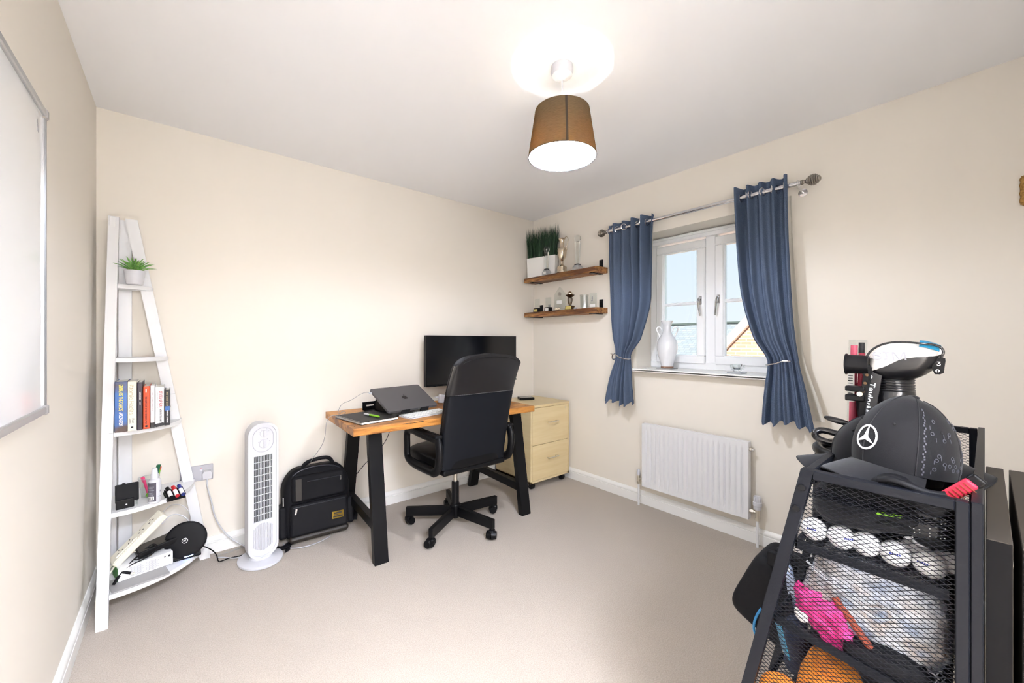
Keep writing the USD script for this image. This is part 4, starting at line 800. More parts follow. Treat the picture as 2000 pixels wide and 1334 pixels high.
# ---------------------------------------------------------------- desk
DZ = .765
dc = np.array([1.640, -.482]); DR = -2.9
t = thing('desk', 'rustic thick-plank desk with black steel A-frame legs', 'desk', (dc[0], dc[1], 0), rz=DR)
dw, dd, dt = 1.225, .64, .040
pl_y = np.linspace(-dd / 2, dd / 2, 4)
for k in range(3):
    yy0, yy1 = pl_y[k] + .0008, pl_y[k + 1] - .0008; n_ = 40; V = []
    r2 = np.random.default_rng(20 + k)
    for x in np.linspace(-dw / 2 + .004 * k % .006, dw / 2 - .003 * (k % 2), n_):
        nn = meshkit.noise(np.array([x * 6, k, .3])); e = .0025 + .004 * nn; ob = .004 * meshkit.noise(np.array([x * 10, k, 9.1]))
        fo = ob if k == 0 else 0
        V.append([(yy0 + fo + .003, DZ - dt), (yy0 + fo, DZ - dt + .004), (yy0 + fo, DZ - e), (yy0 + fo + e, DZ), (yy1 - e * .5, DZ), (yy1, DZ - e * .5), (yy1, DZ - dt)])
    n = 7; xs = np.linspace(-dw / 2, dw / 2, n_); P = np.array([[x, y, z] for x, rw in zip(xs, V) for y, z in rw]); F = []
    for i in range(n_ - 1):
        for j in range(n): q = (j + 1) % n; F += [[i * n + j, i * n + q, (i + 1) * n + q], [i * n + j, (i + 1) * n + q, (i + 1) * n + j]]
    e0 = (n_ - 1) * n
    for j in range(1, n - 1): F += [[0, j + 1, j], [e0, e0 + j, e0 + j + 1]]
    mm = trimesh.Trimesh(P, F, process=False)
    if mm.volume < 0: mm.invert()
    part(t, 'plank', mm, 'desk_wood', smooth=25, local=True)
def flatbar(p0, p1, w, th):
    """flat bar, wide along y, th thick in x"""
    p0, p1 = np.array(p0), np.array(p1); d = p1 - p0
    return hull([np.array(p) + [a * th / 2, b * w / 2, 0] for p in (p0, p1) for a in (-1, 1) for b in (-1, 1)])
for xs_ in (-.455, .565):
    part(t, 'leg', flatbar((xs_, -.095, DZ - dt - .004), (xs_, -.275, 0), .075, .075) if False else hull([(xs_ + a * .038, y + b * .021, z) for y, z in ((-.150, DZ - dt - .004), (-.268, 0)) for a in (-1, 1) for b in (-1, 1)]), 'black_metal', smooth=False, local=True)
    part(t, 'leg', hull([(xs_ + a * .038, y + b * .021, z) for y, z in ((.240, DZ - dt - .004), (.435, 0)) for a in (-1, 1) for b in (-1, 1)]), 'black_metal', smooth=False, local=True)
    part(t, 'crossbar', bb((xs_ - .020, -.225, .150), (xs_ + .020, .372, .205), .002), 'black_metal', smooth=False, local=True)
    part(t, 'top_plate', bb((xs_ - .05, -.262, DZ - dt - .005), (xs_ + .09, .262, DZ - dt), .001), 'black_metal', smooth=False, local=True)
part(t, 'nail_hole', [cyl((x, y, DZ - .0008), (x, y, DZ + .0003), .004, n=12) for x, y in ((-.59, -.255), (-.585, -.12), (.57, -.27), (.575, .10))], 'dark_slot', local=True, kind='stuff')
part(t, 'crack', [bb((-dw / 2 - .0004, -.070, DZ - dt + .002), (-dw / 2 + .045, -.067, DZ + .0005), 0), bb((.20, -dd / 2 - .0002, DZ - .017), (.33, -dd / 2 + .003, DZ - .014), 0), bb((-.35, -dd / 2 - .0002, DZ - .008), (-.22, -dd / 2 + .003, DZ - .0055), 0)], 'dark_slot', local=True, kind='stuff')

# on the desk
Nq = lambda q: R_(q, 'z', 0, (0, 0, 0))
t = thing('notebook', 'black spiral-bound notebook on the left end of the desk', 'notebook', (1.16, -.50, DZ))
na = np.array([1.074, -.704]); nb = np.array([1.294, -.672]); nx = (nb - na); nx /= np.linalg.norm(nx); ny = np.array([-nx[1], nx[0]])
N_ = lambda q: frame_(q, (na[0], na[1], DZ + .0006), (nx[0], nx[1], 0), (ny[0], ny[1], 0))
nW, nH = .232, .310
part(t, 'pages', N_(bb((.006, .003, .0015), (nW - .003, nH - .003, .0125), .0005)), 'paper')
part(t, 'cover', N_(rplate((nW / 2, nH / 2, .0138), (nW, nH, .0018), .006)), 'notebook_black'); part(t, 'cover', N_(rplate((nW / 2, nH / 2, .0008), (nW, nH, .0016), .006)), 'notebook_black')
part(t, 'wire_binding', [N_(torus((.002, y, .0072), .0088, .0009, 'y', 16, 5)) for y in np.linspace(.012, nH - .012, 44)], 'chrome', kind='stuff', label='silver wire spiral')
t = thing('ballpoint_pen', 'white and lime green ballpoint pen lying on the black notebook', 'pen', (1.19, -.56, DZ + .016))
p0, p1 = np.array([1.168, -.490, DZ + .0212]), np.array([1.205, -.630, DZ + .0212]); pd = p1 - p0
part(t, 'barrel', cyl(p0, p0 + pd * .36, .0055, n=16), 'white_plastic'); part(t, 'grip', cyl(p0 + pd * .36, p0 + pd * .92, .0062, n=16), 'lime'); part(t, 'tip', cyl(p0 + pd * .92, p1, .0058, .0015, 14), 'lime')
part(t, 'clicker', cyl(p0 - pd * .05, p0, .0025, n=10), 'chrome'); part(t, 'clip', tube([p0 + [0.001, .002, .0062], p0 + pd * .28 + [0, 0, .0075]], .0014, 6), 'chrome')
# laptop on stand
la = np.array([1.250, -.640, DZ + .032]); lx_ = np.array([.356, .052, 0]); lx_ /= np.linalg.norm(lx_); lf = np.array([-lx_[1], lx_[0], 0]); al = math.radians(28)
lyv = lf * math.cos(al) + np.array([0, 0, math.sin(al)])
A_ = lambda q: frame_(q, la, lx_, lyv)
t = thing('laptop_stand', 'black metal laptop stand with slotted rear upright on the desk', 'laptop stand', (1.45, -.45, DZ))
S_ = lambda q: frame_(q, (1.285, -.585, DZ), lx_, lf)
part(t, 'base_plate', S_(rplate((.145, .165, .003), (.29, .33, .005), .012)), 'black_metal')
up_ = sbox(0, .0, .10, .052).difference(sbox(.025, .022, .080, .033).buffer(.0))
part(t, 'rear_upright', S_(frame_(ext(up_, .004), (.0, .332, .004), (1, 0, 0), (0, 0, 1))), 'black_metal', smooth=False); part(t, 'rear_upright', S_(frame_(ext(up_, .004), (.19, .332, .004), (1, 0, 0), (0, 0, 1))), 'black_metal', smooth=False)
part(t, 'support_plate', A_(rplate((.178, .130, -.006), (.25, .235, .004), .012)), 'black_metal')
for x in (.06, .22): part(t, 'strut', S_(hull([(x + a, y, z) for a in (0, .006) for y, z in ((.08, .006), (.10, .006), (.10, .060), (.28, .006), (.27, .12))])), 'black_metal', smooth=False)
for x in (.115, .250): part(t, 'front_lip', A_(rbox((x, -.005, .004), (.060, .006, .024), .002)), 'black_metal')
t = thing('laptop', 'closed dark grey laptop tilted on the black stand', 'laptop', (1.43, -.5, DZ + .08))
part(t, 'base', A_(rplate((.178, .124, .0035), (.356, .248, .008), .014, b=.0015)), 'space_grey')
part(t, 'lid', A_(rplate((.178, .124, .0112), (.356, .248, .0065), .014, b=.0015)), 'space_grey')
pl = unary_union([Point(-.0045, 0).buffer(.0095, 16), Point(.0045, 0).buffer(.0095, 16), Point(-.004, -.006).buffer(.0075, 16), Point(.004, -.006).buffer(.0075, 16)]).difference(Point(.0155, .001).buffer(.0062, 16)).difference(Point(0, .0125).buffer(.004, 12)).difference(Point(0, -.0160).buffer(.0030, 12))
leaf_ = Point(.0005, .0140).buffer(.0050, 16).intersection(Point(.0055, .0175).buffer(.0052, 16))
part(t, 'lid_emblem', A_(mv(ext(pl, .0006).apply_scale([1.3, 1.3, 1]), .178, .122, .0143)), 'space_grey_logo', smooth=False); part(t, 'lid_emblem', A_(mv(ext(leaf_, .0006).apply_scale([1.3, 1.3, 1]), .178, .122, .0143)), 'space_grey_logo', smooth=False)
part(t, 'front_notch', A_(bx((.178, .0005, .0078), (.05, .004, .002), .0003)), 'dark_slot')
part(t, 'port', [A_(bx((.0003, .190 + .018 * k, .004), (.0015, .010, .003), 0)) for k in range(3)], 'dark_slot', kind='stuff')
cl0 = la + lx_ * -.002 + lyv * .215 + np.array([0, 0, .004])
t = thing('laptop_cable', 'thin grey charging cable looping from laptop over the desk edge', 'cable', (1.1, -.3, DZ))
part(t, 'lead', tube(spl([cl0, cl0 + [-.05, .03, -.004], cl0 + [-.10, .06, -.04], (1.085, -.30, DZ + .05), (1.065, -.335, DZ + .012), (1.085, -.37, DZ + .030), (1.100, -.35, DZ + .014), (1.055, -.34, DZ + .006), (1.005, -.36, DZ + .004), (.988, -.365, DZ - .03), (.984, -.34, DZ - .12), (.968, -.25, DZ - .22), (.955, -.13, DZ - .31), (.952, -.055, .36), (.952, -.03, .20)], 10), .0016, 6), 'grey_panel', smooth=60)
part(t, 'connector', A_(rbox((-.008, .215, .006), (.018, .010, .006), .002)), 'white_plastic')
t = thing('keyboard', 'slim white wireless keyboard in front of the laptop', 'keyboard', (1.50, -.60, DZ))
kx = np.array([1.600, -.672]) - np.array([1.362, -.712]); kx = kx / np.linalg.norm(kx); kf = np.array([-kx[1], kx[0]])
Kq = lambda q: frame_(q, (1.352, -.722, DZ + .0005), (kx[0], kx[1], 0), (kf[0], kf[1], 0))
part(t, 'case', Kq(hull([(x, y, z) for x in (0, .30) for y, zt in ((0, .006), (.118, .012)) for z in (0, zt)])), 'white_plastic', smooth=False)
ky = []
for r_ in range(5):
    for c_ in range(14):
        if r_ == 0 and 4 <= c_ <= 8:
            if c_ == 4: ky.append(Kq(bx((.004 + .0208 * 6 + .0104, .0135, .0092), (.098, .0165, .003), .0006)))
            continue
        ky.append(Kq(bx((.004 + .0208 * c_ + .0104, .0135 + .0215 * r_, .0092 + .00102 * r_), (.0180, .0175, .003), .0006)))
part(t, 'key', ky, 'label_white', kind='stuff', label='white keys with grey letters', smooth=False)
part(t, 'key_legend', [Kq(bx((.011 + .0208 * c_ + .001 * ((c_ * 3 + r_) % 2), .0155 + .0215 * r_, .0109 + .00102 * r_), (.0035, .0040, .0003), 0)) for r_ in range(1, 5) for c_ in range(14)], 'print_grey', kind='stuff', smooth=False)
t = thing('charger_cube', 'small white square charger standing behind the laptop', 'charger', (1.79, -.30, DZ))
part(t, 'body', R_(R_(rbox((1.782, -.325, DZ + .035), (.058, .026, .062), .006), 'y', 10, (1.782, -.325, DZ)), 'z', 8, (1.782, -.325, 0)), 'white_plastic'); part(t, 'prong', R_(rbox((1.742, -.325, DZ + .050), (.026, .018, .010), .003), 'z', 8, (1.782, -.325, 0)), 'white_plastic')
t = thing('webcam', 'small dark webcam lying behind the office chair on desk', 'webcam', (1.85, -.28, DZ))
part(t, 'body', rbox((1.855, -.29, DZ + .022), (.06, .03, .036), .010), 'black_plastic'); part(t, 'lens', cyl((1.835, -.305, DZ + .024), (1.835, -.309, DZ + .024), .010), 'shiny_black')

# ---------------------------------------------------------------- monitor on the wall
t = thing('monitor', 'wide black ultrawide monitor mounted on wall behind the desk', 'monitor', (2.217, -.09, 1.067))
mx0, mx1, mz0, mz1, my = 1.764, 2.668, .868, 1.264, -.128
part(t, 'housing', rplate(((mx0 + mx1) / 2, my + .016, (mz0 + mz1) / 2), (mx1 - mx0, .030, mz1 - mz0), .004, 'y', b=.002), 'black_plastic')
part(t, 'screen', bb((mx0 + .004, my - .0012, mz0 + .016), (mx1 - .004, my + .001, mz1 - .004), 0), 'screen')
part(t, 'lower_bezel', bb((mx0 + .001, my - .0035, mz0), (mx1 - .001, my + .002, mz0 + .013), .0008), 'black_matt')
part(t, 'rear_bulge', rbox((2.216, -.078, 1.06), (.42, .05, .22), .015), 'black_plastic'); part(t, 'wall_bracket', bb((2.12, -.056, .98), (2.31, 0, 1.14), .002), 'black_metal')

# ---------------------------------------------------------------- pedestal drawers
t = thing('filing_cabinet', 'light maple two-drawer filing cabinet on casters in the corner', 'cabinet', (2.735, -.275, 0))
cx0, cx1, cy0, cy1, cz0, cz1 = 2.505, 2.965, -.498, -.03, .055, .690
part(t, 'body', [bb((cx0, cy0, cz0), (cx0 + .018, cy1, cz1 - .02), .001), bb((cx1 - .018, cy0, cz0), (cx1, cy1, cz1 - .02), .001), bb((cx0, cy0, cz0), (cx1, cy1, cz0 + .018), .001), bb((cx0, cy1 - .01, cz0), (cx1, cy1, cz1 - .02), .001)], 'maple', smooth=False)
part(t, 'top', bb((cx0 - .001, cy0 - .003, cz1 - .0195), (cx1 + .001, cy1, cz1), .0012), 'maple', smooth=False)
zm = .362
for z0_, z1_ in ((cz0 + .020, zm - .0015), (zm + .0015, cz1 - .0225)):
    d = part(t, 'drawer', bb((cx0 + .020, cy0 - .001, z0_), (cx1 - .020, cy0 + .38, z1_), .001), 'maple', smooth=False)
    zh = z0_ + (z1_ - z0_) * .58; hx = (cx0 + cx1) / 2 + .012
    part(d, 'handle', [cyl((hx - .062, cy0 - .026, zh), (hx + .062, cy0 - .026, zh), .0052, n=14)] + [cyl((hx + s_ * .050, cy0 - .001, zh), (hx + s_ * .050, cy0 - .026, zh), .0042, n=12) for s_ in (-1, 1)], 'nickel', label='satin metal bar handle')
part(t, 'lock', cyl((cx1 - .045, cy0 - .001, cz1 - .05), (cx1 - .045, cy0 - .003, cz1 - .05), .007), 'nickel')
def caster(t, x, y, r, h, rz, m='black_plastic', inset=0):
    c = part(t, 'caster', [R_(q, 'z', rz, (x, y, 0)) for q in ([cyl((x + s_ * .007, y + inset, r), (x + s_ * .024, y + inset, r), r, r * .80, 24) for s_ in (-1, 1)] + [rbox((x, y + inset * .6, r * 1.25), (.016, r * 1.5, r * 1.1), .004)])], m)
    part(c, 'stem', cyl((x, y, h), (x, y, r * 1.2), .007), m)
for xx in (cx0 + .045, cx1 - .055):
    for yy in (cy0 + .035, cy1 - .06): caster(t, xx, yy, .024, cz0, 20)
t = thing('phone', 'slim black phone-like box on top of the filing cabinet', 'phone', (2.74, -.20, cz1))
part(t, 'body', R_(rplate((2.735, -.185, cz1 + .011), (.135, .105, .020), .012, b=.003), 'z', -25, (2.735, -.185, 0)), 'black_plastic'); part(t, 'top_glass', R_(rplate((2.735, -.185, cz1 + .0215), (.125, .095, .001), .009), 'z', -25, (2.735, -.185, 0)), 'shiny_black')

# ---------------------------------------------------------------- office chair
OX, OY = 1.726, -.607
t = thing('office_chair', 'black leather-backed swivel office chair pushed up to the desk', 'office chair', (OX, OY, 0))
for k in range(5):
    a = math.radians(-4 + 72 * k); c, s = math.cos(a), math.sin(a); px, py = -s, c
    ml = hull([(OX + c * q + px * e, OY + s * q + py * e, z) for q, zb_, zt in ((.018, .070, .130), (.325, .064, .120)) for e in (-.013, .013) for z in (zb_, zt)])
    g = part(t, 'base_arm', ml, 'black_metal', smooth=False)
    x, y = OX + c * .312, OY + s * .312
    rz = -4 + 72 * k + 60 + 37 * k
    cs = part(t, 'caster', [R_(q, 'z', rz, (x, y, 0)) for q in ([cyl((x + s_ * .004, y + .012, .030), (x + s_ * .031, y + .012, .030), .030, .022, 26) for s_ in (-1, 1)] + [rbox((x, y + .005, .044), (.040, .050, .034), .012)])], 'black_plastic')
    part(cs, 'stem', cyl((x, y, .10), (x, y, .045), .008), 'black_metal')
part(t, 'hub', lathe([(0, .052), (.022, .052), (.024, .06), (.034, .074), (.036, .132), (.030, .145), (0, .145)], (OX, OY, 0), 28), 'black_metal')
part(t, 'column_sleeve', lathe([(0, .13), (.025, .13), (.0245, .285), (.021, .292), (0, .292)], (OX, OY, 0), 28), 'black_plastic'); part(t, 'gas_lift', cyl((OX, OY, .28), (OX, OY, .42), .014), 'nickel', label='grey gas lift rod')
part(t, 'mechanism', rbox((OX, OY + .01, .415), (.20, .26, .04), .012), 'black_metal'); part(t, 'seat_pan', rbox((OX, OY + .005, .445), (.46, .50, .035), .015), 'black_plastic')
def seatf(V):
    k = V[:, 1] / .26; V[:, 2] += -.022 * np.clip(k, .3, 1.2) ** 2 + .008 * np.cos(V[:, 0] * 7); return V
part(t, 'seat', sq((OX, OY + .02, .486), (.232, .272, .052), .45, .38, 22, 44, seatf), 'seat_leather', smooth=60)
# back: profile along z (rear face y), thickness, half width
zsB = np.linspace(0, 1, 34)
def backpt(v, side):
    z = .462 + (1.150 - .462) * v
    yr = -.845 - .175 * v ** 1.15 + .012 * math.sin(math.pi * v); hw_ = .232 + .006 * math.sin(math.pi * v) - .0 * v
    return z, yr, hw_
def back_panel(v0, v1, offs, th, edge=.02, bul=.014, hs=1.0, nv=26, nu=26):
    V = []; F = []; ring = 2 * nu
    for j in range(nv):
        v = v0 + (v1 - v0) * j / (nv - 1); z, yr, hw_ = backpt(v, 0); hw_ *= hs
        arch = 0
        for i in range(ring):
            a = 2 * math.pi * i / ring; cx_, sy_ = math.cos(a), math.sin(a)
            x = hw_ * math.copysign(abs(cx_) ** .28, cx_); y = th / 2 * math.copysign(abs(sy_) ** .55, sy_)
            e = abs(x) / hw_
            zz_ = z - (.040 * e ** 2 + .030 * e ** 9) * max(0, (v - .66) / .34) ** 1.5
            rear = yr + offs + th / 2 - y - bul * (1 - e ** 2) * math.sin(math.pi * min(1, max(0, (v - v0) / (v1 - v0)))) ** .6 * (1 if y > 0 else -.6)
            V.append((OX + x, rear, zz_))
    for j in range(nv - 1):
        for i in range(ring):
            q = (i + 1) % ring; F += [[j * ring + i, j * ring + q, (j + 1) * ring + q], [j * ring + i, (j + 1) * ring + q, (j + 1) * ring + i]]
    for j, fl in ((0, 1), (nv - 1, 0)):
        c_ = len(V); V.append(tuple(np.mean(V[j * ring:(j + 1) * ring], 0)))
        for i in range(ring):
            q = (i + 1) % ring; F.append([c_, j * ring + q, j * ring + i] if fl else [c_, j * ring + i, j * ring + q])
    mm = trimesh.Trimesh(V, F, process=False)
    if mm.volume < 0: mm.invert()
    return mm
bk = part(t, 'backrest', back_panel(0, .647, 0, .062), 'chair_fabric', smooth=50, label='dark blue-black woven lower backrest'); hd = part(t, 'headrest', back_panel(.650, 1.0, -.002, .072, bul=.010), 'leather', smooth=50, label='glossy black leather headrest section')
part(bk, 'front_cushion', back_panel(.03, .985, .060, .040, bul=-.004, hs=.94), 'seat_leather', smooth=50)
def seam_line(v, dz, r, n=70):
    out = []
    for i in range(n):
        x = -.225 + .45 * i / (n - 1); z, yr, hw_ = backpt(v, 0); e = abs(x) / hw_
        out.append((OX + x, yr - .0035 - .0035 * (1 - e ** 2), z + dz))
    return out
sl_ = seam_line(.648, .004, 0, 76)
part(hd, 'stitching', [tube([sl_[i], sl_[i + 1]], .0011, 5) for i in range(0, 74, 2)], 'stitch', kind='stuff', label='pale dashed stitching')
def top_line(v, off): 
    z, yr, hw_ = backpt(v, 0); return [(OX + x, yr + off - .010 * (1 - (abs(x) / hw_) ** 2) * .5, z - (.040 * (abs(x) / hw_) ** 2 + .030 * (abs(x) / hw_) ** 9) * ((v - .66) / .34) ** 1.5 + .001) for x in np.linspace(-.20, .20, 40)]
part(hd, 'top_seam', tube(top_line(.965, -.0045), .0018, 6), 'seat_leather')
for sd in (-1, 1):
    ax_ = OX + sd * .266
    lp = spl([(ax_, -.835, .470), (ax_, -.86, .52), (ax_, -.865, .60), (ax_, -.845, .648), (ax_, -.79, .655), (ax_, -.60, .655), (ax_, -.48, .652), (ax_, -.448, .625), (ax_, -.445, .55), (ax_, -.452, .475), (ax_, -.50, .452), (ax_, -.65, .447), (ax_, -.80, .452)], 6)
    am = part(t, 'armrest', tube(lp, .0190, 10, True, 1.45), 'black_plastic', smooth=50)
    part(am, 'arm_pad', [rbox((ax_, -.665, .668), (.052, .40, .022), .010)], 'black_matt', smooth=50)
    part(am, 'arm_mount', bb((min(ax_, ax_ - sd * .04), -.70, .445), (max(ax_, ax_ - sd * .04), -.55, .465), .002), 'black_metal')
part(t, 'tilt_knob', cyl((OX - .19, OY + .18, .425), (OX - .245, OY + .18, .425), .016), 'black_plastic')
cable('desk_cable', 'black lead sagging under the desk behind its left front leg', [(1.50, -.08, .60), (1.46, -.09, .50), (1.40, -.07, .42), (1.33, -.06, .36), (1.25, -.05, .28), (1.17, -.05, .24), (1.10, -.05, .12), (1.05, -.06, .006)], .0022, 'black_plastic')

# ---------------------------------------------------------------- backpack
t = thing('backpack', 'black two-pocket backpack with gold badge leaning against the wall', 'backpack', (.985, -.17, 0), rz=-3)
BL = lambda q: R_(q, 'x', -6, (0, .08, 0))
def bagf(V):
    z = (V[:, 2] + .21) / .42; k = np.clip((z - .72) / .28, 0, 1); V[:, 0] *= 1 - .20 * k ** 1.5; V[:, 1] *= 1 - .30 * k; V[:, 0] *= 1 + .04 * np.sin(np.clip(z, 0, 1) * 3.14); return V
part(t, 'main_body', BL(sq((0, .02, .215), (.185, .090, .213), .30, .40, 34, 48, bagf)), 'bag_black', smooth=60, local=True)
def pocket(x0, x1, z0, z1, y, th, m, name, r=.02, lab=None):
    return part(t, name, BL(rbox(((x0 + x1) / 2, y, (z0 + z1) / 2), (x1 - x0, th, z1 - z0), min(r, th / 2.1))), m, smooth=50, local=True, label=lab)
lp_ = pocket(-.160, .166, .040, .228, -.078, .045, 'bag_black2', 'lower_pocket')
upk = pocket(-.150, .155, .232, .388, -.066, .042, 'bag_black', 'upper_pocket')
pocket(-.165, .170, .006, .045, -.072, .045, 'bag_brown', 'base_panel')
part(upk, 'trim_strip', BL(bb((-.128, -.0885, .245), (-.095, -.086, .372), .0008)), 'bag_brown', local=True, label='dull brown vertical strip')
part(upk, 'zip', BL(rbox((.035, -.0885, .350), (.20, .004, .004), .0018)), 'zip', local=True); part(upk, 'zip_puller', BL(rbox((.126, -.0905, .338), (.009, .004, .030), .0018)), 'chrome', local=True)
part(lp_, 'zip', BL(rbox((.0, -.1015, .212), (.29, .005, .005), .002)), 'zip', local=True); part(lp_, 'zip_puller', BL(R_(rbox((-.128, -.1045, .190), (.011, .004, .036), .0018), 'y', 12, (-.128, -.1, .2))), 'chrome', local=True)
bd = part(lp_, 'badge', BL(rplate((.102, -.1015, .118), (.070, .0025, .044), .003, 'y', b=.0008)), 'gold', local=True, label='shiny gold badge')
part(bd, 'badge_print', [BL(bb((.080, -.1032, .124), (.124, -.1026, .133), 0)), BL(bb((.074, -.1032, .104), (.130, -.1026, .112), 0)), BL(bb((.078, -.1032, .116), (.100, -.1026, .120), 0))], 'bag_brown', local=True, kind='stuff')
part(t, 'carry_handle', BL(tube(spl([(-.075, .0, .418), (-.055, -.005, .448), (.0, -.008, .462), (.070, -.006, .460), (.092, .0, .440), (.100, .0, .415)], 8), .008, 10, flat=1.5)), 'bag_black2', smooth=60, local=True)
part(t, 'top_zip', BL(tube(spl([(-.172, -.035, .25), (-.165, -.035, .33), (-.125, -.038, .395), (-.05, -.040, .421), (.05, -.040, .421), (.125, -.038, .395), (.165, -.035, .33)], 8), .0045, 7)), 'zip', smooth=60, local=True)
part(t, 'side_pocket', BL(rbox((-.192, .0, .125), (.05, .11, .19), .02)), 'bag_black2', smooth=50, local=True); part(t, 'side_pocket', BL(rbox((.192, .0, .115), (.05, .11, .17), .02)), 'bag_black2', smooth=50, local=True)
part(t, 'side_zip_puller', BL(rbox((-.190, -.060, .250), (.006, .004, .050), .0018)), 'chrome', local=True)
part(t, 'shoulder_strap', tube(spl([(-.175, .06, .16), (-.225, .03, .10), (-.245, -.02, .035), (-.225, -.06, .014), (-.185, -.07, .012), (-.165, -.04, .012)], 8), .011, 8, flat=2.0), 'bag_black2', smooth=60, local=True)
part(t, 'shoulder_strap', tube(spl([(.19, .06, .16), (.215, .03, .12), (.222, -.01, .10), (.21, -.05, .06)], 8), .011, 8, flat=2.0), 'bag_black2', smooth=60, local=True)
part(t, 'loose_strap_end', hull([(-.195, -.125, .002), (-.165, -.105, .002), (-.150, -.055, .014), (-.178, -.06, .014), (-.195, -.125, .005), (-.165, -.105, .005)]), 'bag_black2', local=True)
cable('floor_cable', 'pale cable on the carpet peeping from under the backpack', [(.80, -.17, .006), (.83, -.26, .006), (.90, -.288, .006), (.97, -.280, .006), (1.04, -.25, .006)], .003, 'grey_white')
cable('desk_cable', 'thin black cord hanging between fan and backpack', [(.745, -.02, .20), (.742, -.04, .14), (.738, -.08, .06), (.74, -.09, .006)], .0014, 'black_plastic')

# ---------------------------------------------------------------- golf corner: organiser, its contents, bag and boards
GX0, GX1, GZ = 1.226, 2.020, .982
yf = lambda z: -2.649 + (GZ - z) * .219
YB = -2.852
def mesh_sheet(poly, o, u, v, du=.0072, dv=.0038, w=.0008, th=.0010):
    """expanded metal in the polygon (local u, v): two families of crossing thin strands"""
    x0, y0, x1, y1 = poly.bounds; out = []; sl = dv / du; step = dv * 2
    for sg in (1, -1):
        lo = y0 - (sl * (x1 - x0) if sg > 0 else 0); hi = y1 + (sl * (x1 - x0) if sg < 0 else 0); c = lo
        while c < hi:
            g = LineString([(x0, c), (x1, c + sg * sl * (x1 - x0))]).intersection(poly)
            for q in getattr(g, 'geoms', [g]):
                if q.length > .002:
                    (a, b), (c_, d) = q.coords[0], q.coords[-1]; L_ = math.hypot(c_ - a, d - b); n_ = (-(d - b) / L_ * w / 2, (c_ - a) / L_ * w / 2)
                    P = [(a + n_[0], b + n_[1]), (c_ + n_[0], d + n_[1]), (c_ - n_[0], d - n_[1]), (a - n_[0], b - n_[1])]
                    V = [(x, y, z) for z in (0, th) for x, y in P]
                    out.append(trimesh.Trimesh(V, [[0, 2, 1], [0, 3, 2], [4, 5, 6], [4, 6, 7], [0, 1, 5], [0, 5, 4], [1, 2, 6], [1, 6, 5], [2, 3, 7], [2, 7, 6], [3, 0, 4], [3, 4, 7]], process=False))
            c += step
    return frame_(trimesh.util.concatenate(out), o, u, v)
t = thing('golf_organiser', 'black metal golf storage rack with expanded mesh sides in right foreground', 'golf rack', (1.62, -2.68, 0))
for x in (GX0, GX1 - .018):
    part(t, 'front_post', hull([(x + a, yf(z) + b, z) for z in (0, GZ) for a in (0, .018) for b in (-.016, .004)]), 'org_metal', smooth=False)
    part(t, 'rear_post', bb((x, YB - .003, 0), (x + .018, YB + .012, GZ), .0015), 'org_metal', smooth=False)
    part(t, 'top_rail', bb((x, YB + .012, GZ - .016), (x + .018, yf(GZ) - .014, GZ), .0015), 'org_metal', smooth=False)
    part(t, 'lower_rail', bb((x, YB + .012, .06), (x + .018, yf(.06) - .014, .078), .0015), 'org_metal', smooth=False)
    pg = Polygon([(YB + .011, .07), (yf(.07) - .012, .07), (yf(GZ - .01) - .012, GZ - .012), (YB + .011, GZ - .012)])
    part(t, 'side_mesh', mesh_sheet(pg, (x + .006, 0, 0), (0, 1, 0), (0, 0, 1)), 'org_metal', smooth=False, kind='stuff', label='expanded metal side mesh')
for z in (.947, .905, .10, .16):
    for x, d in ((GX0, -1), (GX1, 1)): part(t, 'bolt', [cyl((x, yf(z) - .006, z), (x + d * .003, yf(z) - .006, z), .0068, .0055, 16)], 'black_plastic')
part(t, 'back_panel', bb((GX0, YB - .016, .05), (GX1, YB - .004, GZ + .003), .001), 'org_metal', smooth=False)
part(t, 'front_rail', bb((GX0 + .018, yf(GZ) - .014, GZ - .030), (GX1 - .018, yf(GZ), GZ), .0015), 'org_metal', smooth=False); part(t, 'front_rail', bb((GX0 + .018, yf(.1) - .014, .08), (GX1 - .018, yf(.1), .10), .0015), 'org_metal', smooth=False)
GM = 1.446
part(t, 'divider_post', hull([(GM + a, yf(z) + b, z) for z in (0, GZ - .02) for a in (0, .014) for b in (-.014, 0)]), 'org_metal', smooth=False)
TR = ((.830, .828, 1), (.668, .640, 1), (.455, .440, 1), (.10, .10, 1))
for z0_, z1_, _ in TR:
    y0_, y1_ = yf(z0_) - .018, YB + .018; dv_ = np.array([0, y1_ - y0_, z1_ - z0_]); ln = np.linalg.norm(dv_); dv_ /= ln
    tr_ = part(t, 'mesh_tray', mesh_sheet(sbox(0, 0, GM - GX0 - .02, ln), (GX0 + .012, y0_, z0_), (1, 0, 0), dv_, .0070, .0048, .0008), 'org_metal', smooth=False, kind='stuff', label='expanded metal tray')
    part(tr_, 'rim', [hull([(GX0 + .010 + a, y, z + b) for y, z in ((y0_, z0_), (y1_, z1_)) for a in (0, .003) for b in (-.006, .010)]), hull([(GM - .003 + a, y, z + b) for y, z in ((y0_, z0_), (y1_, z1_)) for a in (0, .003) for b in (-.006, .010)]), bb((GX0 + .010, y0_ - .003, z0_ - .006), (GM, y0_, z0_ + .012), .0005)], 'org_metal', smooth=False)
part(t, 'top_tray', [bb((GX0 + .018, YB, .925), (GX1 - .018, yf(.92) - .012, .928), 0)] and mesh_sheet(sbox(0, 0, GM - GX0 - .02, yf(.93) - YB - .02), (GX0 + .012, YB + .004, .930), (1, 0, 0), (0, 1, 0), .0065, .0042, .0012), 'org_metal', smooth=False, kind='stuff')
